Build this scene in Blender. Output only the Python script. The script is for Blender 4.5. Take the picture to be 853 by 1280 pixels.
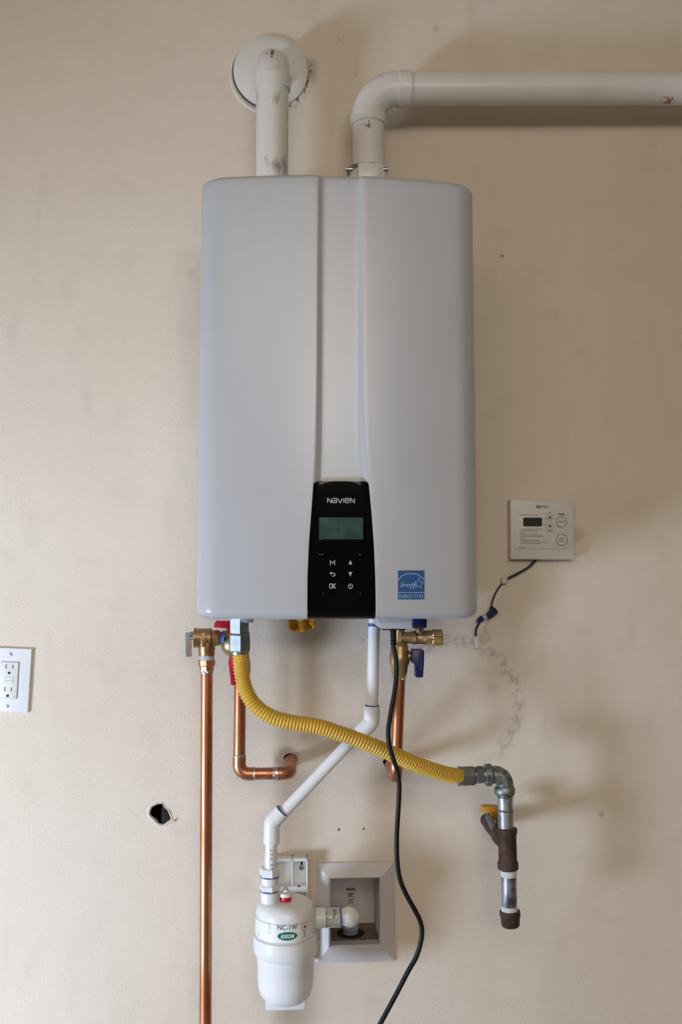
import bpy, bmesh, math, random
from mathutils import Vector, Matrix, Euler
from mathutils.geometry import interpolate_bezier

random.seed(7)
for o in list(bpy.data.objects):
    bpy.data.objects.remove(o, do_unlink=True)
scn = bpy.context.scene
C = scn.collection
R = math.radians

# ------------------------------------------------------------------ camera
FPX = 1220.0
CAM = Vector((0.0, -1.89, 1.45))
cam_d = bpy.data.cameras.new('camera')
cam_d.sensor_fit = 'VERTICAL'
cam_d.sensor_height = 36.0
cam_d.lens = FPX / 1280.0 * 36.0
cam_d.clip_start = 0.02
cam = bpy.data.objects.new('camera', cam_d)
C.objects.link(cam)
cam.location = CAM
cam.rotation_euler = Euler((R(93.0), 0, R(-3.5)))
scn.camera = cam

# ------------------------------------------------------------------ world, lights, exposure
scn.view_settings.view_transform = 'Standard'
scn.view_settings.look = 'None'
scn.view_settings.gamma = 1.0
scn.view_settings.use_curve_mapping = False
scn.view_settings.exposure = 0.14
w = bpy.data.worlds.new('sky')
scn.world = w
w.use_nodes = True
w.node_tree.nodes['Background'].inputs[0].default_value = (0.62, 0.70, 0.80, 1)
w.node_tree.nodes['Background'].inputs[1].default_value = 0.5


def area(name, loc, target, sx, sy, power, col):
    d = bpy.data.lights.new(name, 'AREA')
    d.shape = 'RECTANGLE'
    d.size, d.size_y = sx, sy
    d.energy = power
    d.color = col
    o = bpy.data.objects.new(name, d)
    C.objects.link(o)
    o.location = loc
    o.rotation_euler = (Vector(target) - Vector(loc)).to_track_quat('-Z', 'Y').to_euler()
    return o


# daylight coming in low through the garage door bay in the left wall
area('garage_door_daylight', (-2.35, -1.75, 0.34), (0.1, -0.1, 0.85), 0.8, 0.62, 86, (0.785, 0.975, 1.27))
# added warm fill from overhead, to lift the upper wall
area('overhead_fill_light', (-0.2, -2.7, 2.70), (-0.1, -1.9, 0.0), 2.2, 1.8, 38, (1.0, 0.875, 0.70))
# added frontal fill, high behind the camera; the front wall has no window
area('front_fill_light', (0.3, -5.1, 2.42), (0.3, 0.0, 2.6), 2.2, 0.5, 37, (1.0, 0.945, 0.87))

# ------------------------------------------------------------------ helpers
ROT = cam.rotation_euler.to_matrix()


def W(px, py, y):
    """point of the photograph's pixel (px, py) on the plane at distance -y from the wall"""
    d = ROT @ Vector(((px - 426.5) / FPX, -(py - 640.0) / FPX, -1.0))
    return CAM + d * ((y - CAM.y) / d.y)


def S(y):
    return (y - CAM.y) / FPX


def V(*a):
    return Vector(a)


ROOTLOC = {}


def obj(name, bm, m, parent=None, smooth=32, label=None):
    me = bpy.data.meshes.new(name)
    if isinstance(bm, bmesh.types.BMesh):
        bmesh.ops.recalc_face_normals(bm, faces=bm.faces)
        bm.to_mesh(me)
        bm.free()
    else:
        me.from_pydata(*bm)
        me.update()
    o = bpy.data.objects.new(name, me)
    C.objects.link(o)
    if m:
        me.materials.append(m)
    if smooth:
        me.polygons.foreach_set('use_smooth', [True] * len(me.polygons))
        me.set_sharp_from_angle(angle=R(smooth))
    if parent is not None:
        loc = ROOTLOC[parent.name]
        me.transform(Matrix.Translation(-loc))
        o.parent = parent
        ROOTLOC[o.name] = loc
    else:
        ROOTLOC[o.name] = Vector((0, 0, 0))
    if label:
        o['label'] = label
    return o


def thing(name, label, cat, loc):
    o = bpy.data.objects.new(name, None)
    o.empty_display_size = 0.02
    C.objects.link(o)
    o.location = loc
    ROOTLOC[o.name] = Vector(loc)
    o['label'] = label
    o['category'] = cat
    return o


def struct(name, bm, m, smooth=0):
    o = obj(name, bm, m, None, smooth)
    o['kind'] = 'structure'
    return o


def frames(pts):
    n = len(pts)
    T = []
    for i in range(n):
        a = pts[max(i - 1, 0)]
        b = pts[min(i + 1, n - 1)]
        T.append((b - a).normalized())
    up = Vector((0, 0, 1)) if abs(T[0].z) < 0.9 else Vector((0, 1, 0))
    u = (up - T[0] * up.dot(T[0])).normalized()
    out = []
    for i in range(n):
        if i:
            u = (u - T[i] * u.dot(T[i]))
            u.normalize()
        out.append((T[i], u, T[i].cross(u)))
    return out


def tube(bm, pts, r, seg=20, cap=True, phase=0.0):
    pts = [Vector(p) for p in pts]
    rr = r if isinstance(r, (list, tuple)) else [r] * len(pts)
    fr = frames(pts)
    rings = []
    for p, q, (t, u, v) in zip(pts, rr, fr):
        rings.append([bm.verts.new(p + (u * math.cos(phase + 2 * math.pi * k / seg) + v * math.sin(phase + 2 * math.pi * k / seg)) * q) for k in range(seg)])
    for a, b in zip(rings, rings[1:]):
        for k in range(seg):
            bm.faces.new((a[k], a[(k + 1) % seg], b[(k + 1) % seg], b[k]))
    if cap:
        bm.faces.new(rings[0][::-1])
        bm.faces.new(rings[-1])
    return bm


def turn(bm, a, b, prof, seg=24, phase=0.0):
    """surface of revolution from a to b: prof = [(t 0..1, radius)]"""
    a, b = Vector(a), Vector(b)
    d = (b - a)
    t = d.normalized()
    up = Vector((0, 0, 1)) if abs(t.z) < 0.9 else Vector((0, -1, 0))
    u = (up - t * up.dot(t)).normalized()
    v = t.cross(u)
    prev = None
    first = None
    for (s, r) in prof:
        c = a + d * s
        if r <= 1e-6:
            ring = [bm.verts.new(c)]
        else:
            ring = [bm.verts.new(c + (u * math.cos(phase + 2 * math.pi * k / seg) + v * math.sin(phase + 2 * math.pi * k / seg)) * r) for k in range(seg)]
        if prev is not None:
            if len(prev) == 1 and len(ring) > 1:
                for k in range(seg):
                    bm.faces.new((prev[0], ring[k], ring[(k + 1) % seg]))
            elif len(ring) == 1 and len(prev) > 1:
                for k in range(seg):
                    bm.faces.new((prev[k], prev[(k + 1) % seg], ring[0]))
            elif len(ring) > 1:
                for k in range(seg):
                    bm.faces.new((prev[k], prev[(k + 1) % seg], ring[(k + 1) % seg], ring[k]))
        else:
            first = ring
        prev = ring
    if len(first) > 1:
        bm.faces.new(first[::-1])
    if len(prev) > 1:
        bm.faces.new(prev)
    return bm


def hexnut(bm, a, b, r, phase=0.0, c=0.06):
    """six-sided nut with rounded-off ends; r = across-corner radius"""
    return turn(bm, a, b, [(0, r * 0.88), (c, r), (1 - c, r), (1, r * 0.88)], 6, phase)


def box(bm, lo, hi, bevel=0.0, seg=2, M=None):
    lo, hi = Vector(lo), Vector(hi)
    r = bmesh.ops.create_cube(bm, size=1.0)
    vs = r['verts']
    for v in vs:
        v.co = Vector(((lo.x + hi.x) / 2 + v.co.x * (hi.x - lo.x), (lo.y + hi.y) / 2 + v.co.y * (hi.y - lo.y), (lo.z + hi.z) / 2 + v.co.z * (hi.z - lo.z)))
    if M is not None:
        for v in vs:
            v.co = M @ v.co
    if bevel:
        es = list({e for v in vs for e in v.link_edges})
        bmesh.ops.bevel(bm, geom=es, offset=bevel, segments=seg, affect='EDGES', profile=0.5)
    return bm


def prism(bm, poly, y0, y1, bevel=0.0):
    """polygon in (x, z) extruded from y0 (front) to y1 (back)"""
    f = [bm.verts.new((x, y0, z)) for x, z in poly]
    b = [bm.verts.new((x, y1, z)) for x, z in poly]
    n = len(poly)
    top = bm.faces.new(f)
    bm.faces.new(b[::-1])
    for i in range(n):
        bm.faces.new((f[i], b[i], b[(i + 1) % n], f[(i + 1) % n]))
    if bevel:
        bmesh.ops.bevel(bm, geom=list(top.edges), offset=bevel, segments=2, affect='EDGES', profile=0.5)
    return bm


def ribbon(bm, pts, wd, closed=False, ymap=None, y=0.0):
    """flat stroke of width wd along (x, z) points, facing -y"""
    n = len(pts)
    P = [Vector((p[0], p[1])) for p in pts]
    L, Rr = [], []
    for i in range(n):
        if closed:
            a, b = P[i - 1], P[(i + 1) % n]
        else:
            a, b = P[max(i - 1, 0)], P[min(i + 1, n - 1)]
        d1 = (P[i] - a)
        d2 = (b - P[i])
        d1 = d1.normalized() if d1.length > 1e-9 else d2.normalized()
        d2 = d2.normalized() if d2.length > 1e-9 else d1
        t = (d1 + d2)
        t = t.normalized() if t.length > 1e-6 else d1
        nr = Vector((-t.y, t.x))
        k = min(1.0 / max(0.35, nr.dot(Vector((-d1.y, d1.x)))), 2.0)
        for lst, s in ((L, 1), (Rr, -1)):
            q = P[i] + nr * (s * wd / 2 * k)
            lst.append(bm.verts.new((q.x, ymap(q.x, q.y) if ymap else y, q.y)))
    for i in range(n if closed else n - 1):
        j = (i + 1) % n
        bm.faces.new((L[i], L[j], Rr[j], Rr[i]))
    return bm


def fillet(pts, rad, n=10):
    pts = [Vector(p) for p in pts]
    out = [pts[0]]
    for i in range(1, len(pts) - 1):
        a, b, c = pts[i - 1], pts[i], pts[i + 1]
        d1 = (a - b).normalized()
        d2 = (c - b).normalized()
        ang = d1.angle(d2)
        t = rad / math.tan(ang / 2)
        t = min(t, (a - b).length * 0.98, (c - b).length * 0.98)
        p1, p2 = b + d1 * t, b + d2 * t
        rr = t * math.tan(ang / 2)
        cen = b + (d1 + d2).normalized() * (rr / math.sin(ang / 2))
        v1 = p1 - cen
        v2 = p2 - cen
        tot = v1.angle(v2)
        for k in range(n + 1):
            s = k / n
            out.append(cen + (v1 * math.sin((1 - s) * tot) + v2 * math.sin(s * tot)) / math.sin(tot))
    out.append(pts[-1])
    return out


def spline(pts, n=10):
    pts = [Vector(p) for p in pts]
    out = []
    m = len(pts)
    for i in range(m - 1):
        p0 = pts[max(i - 1, 0)]
        p1, p2 = pts[i], pts[i + 1]
        p3 = pts[min(i + 2, m - 1)]
        for k in range(n):
            t = k / n
            out.append(0.5 * ((2 * p1) + (p2 - p0) * t + (2 * p0 - 5 * p1 + 4 * p2 - p3) * t * t + (3 * p1 - p0 - 3 * p2 + p3) * t ** 3))
    out.append(pts[-1])
    return out


def resample(pts, step):
    L = [0.0]
    for a, b in zip(pts, pts[1:]):
        L.append(L[-1] + (b - a).length)
    n = max(2, int(round(L[-1] / step)))
    out = []
    j = 0
    for i in range(n + 1):
        s = L[-1] * i / n
        while j < len(pts) - 2 and L[j + 1] < s:
            j += 1
        k = (s - L[j]) / max(1e-9, L[j + 1] - L[j])
        out.append(pts[j].lerp(pts[j + 1], min(1, max(0, k))))
    return out


def text_bm(s, cx, cz, wd, ht, y=0.0, ymap=None, italic=0.0, rot=0.0, bm=None, bold=0.0):
    """flat lettering fitted to wd x ht, centred at (cx, cz), facing -y"""
    cu = bpy.data.curves.new('lettering', 'FONT')
    cu.body = s
    cu.shear = italic
    cu.offset = bold
    cu.resolution_u = 3
    to = bpy.data.objects.new('lettering', cu)
    C.objects.link(to)
    dg = bpy.context.evaluated_depsgraph_get()
    me = bpy.data.meshes.new_from_object(to.evaluated_get(dg))
    C.objects.unlink(to)
    bpy.data.objects.remove(to)
    bpy.data.curves.remove(cu)
    xs = [v.co.x for v in me.vertices]
    ys = [v.co.y for v in me.vertices]
    x0, x1, y0, y1 = min(xs), max(xs), min(ys), max(ys)
    bm = bm or bmesh.new()
    vs = []
    ca, sa = math.cos(rot), math.sin(rot)
    for v in me.vertices:
        a = ((v.co.x - x0) / (x1 - x0) - 0.5) * wd
        b = ((v.co.y - y0) / (y1 - y0) - 0.5) * ht
        x, z = cx + a * ca - b * sa, cz + a * sa + b * ca
        vs.append(bm.verts.new((x, ymap(x, z) if ymap else y, z)))
    for p in me.polygons:
        try:
            bm.faces.new([vs[i] for i in p.vertices])
        except ValueError:
            pass
    bpy.data.meshes.remove(me)
    return bm


def disc_pts(cx, cz, rx, rz=None, n=32, a0=0.0):
    rz = rz or rx
    return [(cx + rx * math.cos(a0 + 2 * math.pi * k / n), cz + rz * math.sin(a0 + 2 * math.pi * k / n)) for k in range(n)]


def flat(bm, poly, y=0.0, ymap=None):
    bm.faces.new([bm.verts.new((x, ymap(x, z) if ymap else y, z)) for x, z in poly])
    return bm


# ------------------------------------------------------------------ materials
def mat(name, col, rough=0.5, metal=0.0, vary=0.0, vscale=30.0, col2=None, bump=0.0, bscale=200.0, coat=0.0, stretch=None, spec=0.5, trans=0.0, rvary=0.0, lo=0.35, hi=0.65):
    m = bpy.data.materials.new(name)
    m.use_nodes = True
    nt = m.node_tree
    b = nt.nodes['Principled BSDF']
    b.inputs['Base Color'].default_value = (*col, 1)
    b.inputs['Roughness'].default_value = rough
    b.inputs['Metallic'].default_value = metal
    b.inputs['Coat Weight'].default_value = coat
    b.inputs['Coat Roughness'].default_value = 0.05
    b.inputs['Specular IOR Level'].default_value = spec
    b.inputs['Transmission Weight'].default_value = trans
    tc = nt.nodes.new('ShaderNodeTexCoord')
    src = tc.outputs['Object']
    if stretch:
        mp = nt.nodes.new('ShaderNodeMapping')
        mp.inputs['Scale'].default_value = stretch
        nt.links.new(src, mp.inputs['Vector'])
        src = mp.outputs['Vector']
    if vary or col2:
        nz = nt.nodes.new('ShaderNodeTexNoise')
        nz.inputs['Scale'].default_value = vscale
        nz.inputs['Detail'].default_value = 5
        nt.links.new(src, nz.inputs['Vector'])
        rp = nt.nodes.new('ShaderNodeValToRGB')
        c2 = col2 or tuple(max(0, c * (1 - vary)) for c in col)
        rp.color_ramp.elements[0].color = (*c2, 1)
        rp.color_ramp.elements[1].color = (*col, 1)
        rp.color_ramp.elements[0].position = lo
        rp.color_ramp.elements[1].position = hi
        nt.links.new(nz.outputs['Fac'], rp.inputs['Fac'])
        nt.links.new(rp.outputs['Color'], b.inputs['Base Color'])
        if rvary:
            mr = nt.nodes.new('ShaderNodeMapRange')
            mr.inputs['To Min'].default_value = rough + rvary
            mr.inputs['To Max'].default_value = max(0.02, rough - rvary)
            nt.links.new(nz.outputs['Fac'], mr.inputs['Value'])
            nt.links.new(mr.outputs['Result'], b.inputs['Roughness'])
    if bump:
        n2 = nt.nodes.new('ShaderNodeTexNoise')
        n2.inputs['Scale'].default_value = bscale
        n2.inputs['Detail'].default_value = 3
        nt.links.new(tc.outputs['Object'], n2.inputs['Vector'])
        bp = nt.nodes.new('ShaderNodeBump')
        bp.inputs['Strength'].default_value = bump
        bp.inputs['Distance'].default_value = 0.002
        nt.links.new(n2.outputs['Fac'], bp.inputs['Height'])
        nt.links.new(bp.outputs['Normal'], b.inputs['Normal'])
    return m


M = {}
M['shell'] = mat('white_enamel', (0.482, 0.487, 0.502), 0.28, coat=0.0, vary=0.03, vscale=6)
M['shell_dark'] = mat('grey_steel_plate', (0.35, 0.35, 0.36), 0.45, metal=0.6, vary=0.1)
M['panel'] = mat('black_gloss_panel', (0.003, 0.0035, 0.0035), 0.08, spec=0.15, vary=0.3, vscale=8)
M['screen'] = mat('green_display', (0.040, 0.085, 0.062), 0.2, spec=0.15, vary=0.35, vscale=40, lo=0.45, hi=0.6)
M['silver_print'] = mat('silver_print', (0.42, 0.43, 0.43), 0.4, vary=0.05)
M['key_print'] = mat('grey_print', (0.42, 0.43, 0.43), 0.5, vary=0.05)
M['scuff'] = mat('panel_seam', (0.06, 0.065, 0.065), 0.4, vary=0.4, vscale=300)
M['pvc'] = mat('white_pvc', (0.74, 0.71, 0.665), 0.34, vary=0.05, vscale=12, bump=0.05, bscale=60)
M['pvc_dirty'] = mat('scuffed_white_pvc', (0.72, 0.69, 0.65), 0.42, col2=(0.30, 0.27, 0.235), vscale=30, stretch=(1, 1, 0.4), lo=0.33, hi=0.43, bump=0.08, bscale=80)
M['pvc_bright'] = mat('bright_white_pvc', (0.80, 0.80, 0.80), 0.32, vary=0.03, vscale=20)
M['plastic'] = mat('white_plastic', (0.78, 0.78, 0.77), 0.30, vary=0.03, vscale=20)
M['label'] = mat('white_label', (0.80, 0.80, 0.80), 0.45, vary=0.02)
M['ctrl'] = mat('off_white_plastic', (0.68, 0.65, 0.60), 0.42, vary=0.04, vscale=25, bump=0.03, bscale=900)
M['ink'] = mat('dark_print', (0.045, 0.045, 0.05), 0.6, vary=0.2, vscale=300)
M['ink_soft'] = mat('grey_fine_print', (0.20, 0.19, 0.18), 0.6, vary=0.2, vscale=300)
M['ink_pale'] = mat('pale_fine_print', (0.48, 0.48, 0.48), 0.6, vary=0.2, vscale=300)
M['lcd'] = mat('dark_display', (0.018, 0.018, 0.018), 0.2, vary=0.2)
M['red_ink'] = mat('red_print', (0.42, 0.02, 0.06), 0.5, vary=0.2, vscale=300)
M['blue_lab'] = mat('blue_sticker', (0.012, 0.085, 0.26), 0.4, vary=0.08, vscale=60)
M['blue_print'] = mat('pale_blue_print', (0.33, 0.48, 0.66), 0.5, vary=0.06)
M['green_lab'] = mat('green_print', (0.0, 0.14, 0.085), 0.4, vary=0.06)
M['copper'] = mat('copper', (0.60, 0.265, 0.14), 0.40, metal=1.0, col2=(0.40, 0.15, 0.07), vscale=35, stretch=(1, 1, 0.25), lo=0.3, hi=0.62, rvary=0.12)
M['solder'] = mat('solder', (0.62, 0.60, 0.56), 0.35, metal=1.0, vary=0.3, vscale=150, bump=0.3, bscale=300)
M['bronze'] = mat('bronze_casting', (0.50, 0.30, 0.14), 0.38, metal=0.9, vary=0.35, vscale=60, bump=0.12, bscale=700)
M['brass'] = mat('brass', (0.68, 0.48, 0.22), 0.36, metal=0.9, vary=0.3, vscale=60, bump=0.10, bscale=600)
M['brass_dull'] = mat('dull_brass', (0.50, 0.38, 0.20), 0.42, metal=0.85, vary=0.3, vscale=60, bump=0.10, bscale=600)
M['zinc'] = mat('zinc_plated_steel', (0.38, 0.40, 0.39), 0.42, metal=1.0, vary=0.25, vscale=60)
M['galv'] = mat('galvanised_iron', (0.33, 0.34, 0.34), 0.48, metal=0.8, col2=(0.12, 0.13, 0.13), vscale=90, lo=0.36, hi=0.6, bump=0.2, bscale=260)
M['galv_pipe'] = mat('galvanised_pipe', (0.46, 0.47, 0.48), 0.48, metal=0.85, col2=(0.10, 0.11, 0.12), vscale=55, stretch=(1, 1, 0.5), lo=0.38, hi=0.55)
M['iron'] = mat('rusty_iron', (0.105, 0.05, 0.028), 0.6, metal=0.3, col2=(0.035, 0.024, 0.02), vscale=55, bump=0.4, bscale=420, lo=0.3, hi=0.7)
M['lever'] = mat('bright_steel', (0.60, 0.61, 0.64), 0.42, metal=0.55, vary=0.1, vscale=80)
M['teflon'] = mat('white_thread_tape', (0.74, 0.74, 0.72), 0.6, vary=0.15, vscale=200, bump=0.4, bscale=900)
M['teflon_blue'] = mat('pale_blue_sealant', (0.50, 0.60, 0.66), 0.6, vary=0.3, vscale=250, bump=0.4, bscale=700)
M['blue_tape'] = mat('blue_tape', (0.08, 0.22, 0.62), 0.5, vary=0.1)
M['blue_glue'] = mat('blue_primer', (0.10, 0.13, 0.36), 0.4, vary=0.3, vscale=200)
M['red'] = mat('red_vinyl', (0.62, 0.008, 0.03), 0.35, vary=0.15, vscale=40)
M['blue'] = mat('dark_blue_vinyl', (0.008, 0.012, 0.075), 0.35, vary=0.2, vscale=60)
M['blue_wrap'] = mat('dark_blue_tape_wrap', (0.015, 0.02, 0.10), 0.4, vary=0.4, vscale=120)
M['hose'] = mat('yellow_coated_steel', (0.68, 0.41, 0.045), 0.40, vary=0.15, vscale=25)
M['orange'] = mat('orange_yellow_paint', (0.62, 0.27, 0.015), 0.45, vary=0.15, vscale=60)
M['tag'] = mat('yellow_plastic_film', (0.85, 0.49, 0.03), 0.4, col2=(0.62, 0.28, 0.01), vscale=90)
M['black'] = mat('black_rubber', (0.006, 0.006, 0.0065), 0.5, vary=0.2, spec=0.3)
M['wire'] = mat('dark_blue_wire', (0.02, 0.025, 0.06), 0.5, vary=0.2)
M['boxpvc'] = mat('grey_white_vinyl', (0.60, 0.565, 0.56), 0.45, vary=0.03, vscale=15)
M['ply'] = mat('brown_board', (0.30, 0.22, 0.15), 0.8, vary=0.35, vscale=40)
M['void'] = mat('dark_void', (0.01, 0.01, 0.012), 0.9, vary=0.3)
M['grey_pvc'] = mat('grey_drain_pipe', (0.30, 0.30, 0.30), 0.5, vary=0.2)
M['clear'] = mat('clear_plastic', (0.86, 0.89, 0.87), 0.12, trans=0.55, vary=0.05)
M['gypsum'] = mat('torn_gypsum', (0.62, 0.52, 0.43), 0.9, vary=0.4, vscale=180, bump=0.6, bscale=300)
M['paper'] = mat('torn_wall_paper', (0.76, 0.70, 0.62), 0.85, vary=0.12, vscale=120, bump=0.3, bscale=400)
M['outlet'] = mat('white_outlet_plastic', (0.80, 0.80, 0.82), 0.32, vary=0.03)
M['recept'] = mat('ivory_receptacle', (0.76, 0.75, 0.71), 0.30, vary=0.03)
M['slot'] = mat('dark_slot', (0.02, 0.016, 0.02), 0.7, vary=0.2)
M['screw'] = mat('steel_screw', (0.45, 0.45, 0.47), 0.35, metal=1.0, vary=0.2)
M['concrete'] = mat('garage_concrete', (0.27, 0.255, 0.235), 0.8, vary=0.25, vscale=4, bump=0.2, bscale=60)
M['room'] = mat('beige_room_paint', (0.56, 0.48, 0.39), 0.8, vary=0.05, vscale=3)
M['ceil'] = mat('ceiling_paint', (0.62, 0.56, 0.48), 0.85, vary=0.05, vscale=3)


def wall_material():
    m = bpy.data.materials.new('beige_orange_peel_wall')
    m.use_nodes = True
    nt = m.node_tree
    N, Lk = nt.nodes, nt.links
    b = N['Principled BSDF']
    b.inputs['Roughness'].default_value = 0.62
    b.inputs['Specular IOR Level'].default_value = 0.3
    tc = N.new('ShaderNodeTexCoord')
    P = tc.outputs['Object']

    def noise(scale, detail=4, vec=None, rough=0.5):
        n = N.new('ShaderNodeTexNoise')
        n.inputs['Scale'].default_value = scale
        n.inputs['Detail'].default_value = detail
        n.inputs['Roughness'].default_value = rough
        Lk.new(vec or P, n.inputs['Vector'])
        return n.outputs['Fac']

    def mth(op, a, bb=None, clamp=False):
        n = N.new('ShaderNodeMath')
        n.operation = op
        n.use_clamp = clamp
        for i, s in enumerate((a, bb)):
            if s is None:
                continue
            if isinstance(s, (int, float)):
                n.inputs[i].default_value = s
            else:
                Lk.new(s, n.inputs[i])
        return n.outputs[0]

    def rng(v, a, bb, c=0.0, d=1.0):
        n = N.new('ShaderNodeMapRange')
        n.interpolation_type = 'SMOOTHSTEP'
        Lk.new(v, n.inputs['Value'])
        for k, x in zip(('From Min', 'From Max', 'To Min', 'To Max'), (a, bb, c, d)):
            n.inputs[k].default_value = x
        return n.outputs['Result']

    def mixc(fac, c1, c2):
        n = N.new('ShaderNodeMix')
        n.data_type = 'RGBA'
        if isinstance(fac, (int, float)):
            n.inputs['Factor'].default_value = fac
        else:
            Lk.new(fac, n.inputs['Factor'])
        for s, c in ((n.inputs[6], c1), (n.inputs[7], c2)):
            if isinstance(c, tuple):
                s.default_value = (*c, 1)
            else:
                Lk.new(c, s)
        return n.outputs[2]

    def dist(p):
        n = N.new('ShaderNodeVectorMath')
        n.operation = 'DISTANCE'
        # distances are wobbled by noise so that edges are ragged
        Lk.new(P, n.inputs[0])
        n.inputs[1].default_value = p
        return n.outputs['Value']

    col = mixc(rng(noise(2.2, 3), 0.35, 0.65), (0.71, 0.608, 0.49), (0.735, 0.640, 0.53))
    col = mixc(mth('MULTIPLY', rng(noise(14, 5), 0.52, 0.75), 0.22), col, (0.56, 0.48, 0.39))
    wob = mth('MULTIPLY', mth('SUBTRACT', noise(45, 4), 0.5), 0.030)
    fine = mth('MULTIPLY', mth('SUBTRACT', noise(160, 3), 0.5), 0.012)
    # ring stain right of the cold valve: a scalloped circle, strongest at top and right
    c = W(568, 882, 0)
    d = mth('ADD', mth('ADD', dist(c), wob), fine)
    ring = mth('MULTIPLY', rng(d, 0.105, 0.128), rng(d, 0.142, 0.128))
    sx = N.new('ShaderNodeSeparateXYZ')
    Lk.new(P, sx.inputs[0])
    side = rng(mth('ADD', mth('SUBTRACT', sx.outputs['X'], c.x), mth('SUBTRACT', sx.outputs['Z'], c.z)), -0.09, 0.08)
    brk = rng(noise(60, 4), 0.40, 0.62)
    ring = mth('MULTIPLY', mth('MULTIPLY', ring, side), brk)
    col = mixc(mth('MULTIPLY', ring, 0.58), col, (0.33, 0.25, 0.18))
    # water stains: (pixel, radius m, softness, strength, colour)
    for px, py, r, soft, st, cc in (
            (437, 832, 0.018, 0.03, 0.35, (0.50, 0.38, 0.24)), (545, 870, 0.03, 0.05, 0.22, (0.45, 0.36, 0.26)),
            (505, 900, 0.03, 0.05, 0.30, (0.48, 0.36, 0.25)), (482, 985, 0.02, 0.04, 0.35, (0.50, 0.37, 0.26)),
            (357, 948, 0.012, 0.02, 0.7, (0.22, 0.17, 0.13)), 
            (389, 98, 0.006, 0.014, 0.4, (0.25, 0.2, 0.16)), (385, 85, 0.012, 0.02, 0.4, (0.3, 0.25, 0.2)),
            (545, 36, 0.0015, 0.009, 0.35, (0.35, 0.27, 0.22)), (445, 93, 0.0005, 0.004, 0.45, (0.25, 0.18, 0.15)),
            (424, 50, 0.0005, 0.006, 0.3, (0.3, 0.22, 0.18)), (628, 320, 0.0005, 0.005, 0.8, (0.15, 0.12, 0.1)),
            (424, 1037, 0.0014, 0.0022, 0.95, (0.03, 0.03, 0.03)), (455, 1036, 0.0011, 0.002, 0.95, (0.03, 0.03, 0.03)),
            (693, 717, 0.0008, 0.004, 0.35, (0.4, 0.32, 0.25)), (238, 342, 0.003, 0.012, 0.22, (0.42, 0.34, 0.25)),
            (752, 1018, 0.002, 0.006, 0.5, (0.32, 0.25, 0.2)), (396, 796, 0.001, 0.005, 0.3, (0.4, 0.32, 0.26)),
            (454, 800, 0.0006, 0.0035, 0.5, (0.25, 0.2, 0.16)), (723, 668, 0.008, 0.012, 0.35, (0.36, 0.29, 0.22)),
            (350, 1140, 0.02, 0.06, 0.25, (0.50, 0.42, 0.33)), (300, 1110, 0.01, 0.03, 0.25, (0.5, 0.4, 0.3)),
            (615, 860, 0.004, 0.01, 0.25, (0.5, 0.4, 0.25)), (800, 640, 0.01, 0.04, 0.15, (0.45, 0.36, 0.28))):
        dd = mth('ADD', dist(W(px, py, 0)), mth('MULTIPLY', wob, min(1.0, r * 60)))
        f = mth('MULTIPLY', rng(dd, r + soft, r), st)
        col = mixc(f, col, cc)
    # dirt left in the cut edge round the vent flange, heaviest at lower right
    c = W(338.5, 90.5, 0)
    d = mth('ADD', dist(c), fine)
    ring = mth('MULTIPLY', rng(d, 0.071, 0.074), rng(d, 0.088, 0.076))
    sd = mth('SUBTRACT', mth('SUBTRACT', sx.outputs['X'], c.x), mth('MULTIPLY', mth('SUBTRACT', sx.outputs['Z'], c.z), 0.6))
    ring = mth('MULTIPLY', mth('MULTIPLY', ring, rng(sd, 0.045, 0.085)), rng(noise(120, 3), 0.46, 0.60))
    col = mixc(mth('MULTIPLY', ring, 0.9), col, (0.05, 0.042, 0.038))
    # dirty smudges low on the right, faint streaks
    mp = N.new('ShaderNodeMapping')
    mp.inputs['Scale'].default_value = (1.0, 1.0, 0.22)
    Lk.new(P, mp.inputs['Vector'])
    streak = rng(noise(22, 4, mp.outputs['Vector']), 0.56, 0.74)
    col = mixc(mth('MULTIPLY', streak, 0.14), col, (0.46, 0.38, 0.30))
    Lk.new(col, b.inputs['Base Color'])
    h = mth('ADD', mth('MULTIPLY', rng(noise(330, 2), 0.42, 0.62), 0.5), mth('MULTIPLY', noise(90, 3), 0.9))
    h = mth('ADD', h, mth('MULTIPLY', noise(9, 2), 5.0))
    bp = N.new('ShaderNodeBump')
    bp.inputs['Strength'].default_value = 0.30
    bp.inputs['Distance'].default_value = 0.0014
    Lk.new(h, bp.inputs['Height'])
    Lk.new(bp.outputs['Normal'], b.inputs['Normal'])
    return m


M['wall'] = wall_material()

# ------------------------------------------------------------------ the room
X0, X1, Y0, ZC = -1.75, 2.7, -5.2, 2.75


def quad(*p):
    return ([tuple(q) for q in p], [], [(0, 1, 2, 3)])


# box opening, in the wall
bx0, bx1 = W(404, 1140, 0).x, W(485, 1140, 0).x
bz1, bz0 = W(444, 1088, 0).z, W(444, 1194, 0).z


def poly_px(pts):
    return [(W(x, y, 0).x, W(x, y, 0).z) for x, y in pts]


hole_px = [(170 + a / 12.19, 980 + b_ / 12.19) for a, b_ in
           ((205, 455), (215, 400), (240, 350), (290, 318), (330, 300), (372, 296), (405, 292), (425, 330), (440, 362), (480, 385), (505, 430), (525, 485),
            (543, 540), (530, 570), (480, 585), (455, 612), (405, 628), (350, 610), (310, 575), (270, 535), (230, 500))]


def ragged(cx, cz, r, bumps):
    out = []
    for k in range(18):
        t = 2 * math.pi * k / 18
        rr = r * (1.0 + 0.06 * math.sin(5 * t) + bumps * max(0, math.cos(t - 2.5)) ** 6)
        out.append((cx + rr * math.cos(t), cz + rr * math.sin(t)))
    return out


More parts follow.
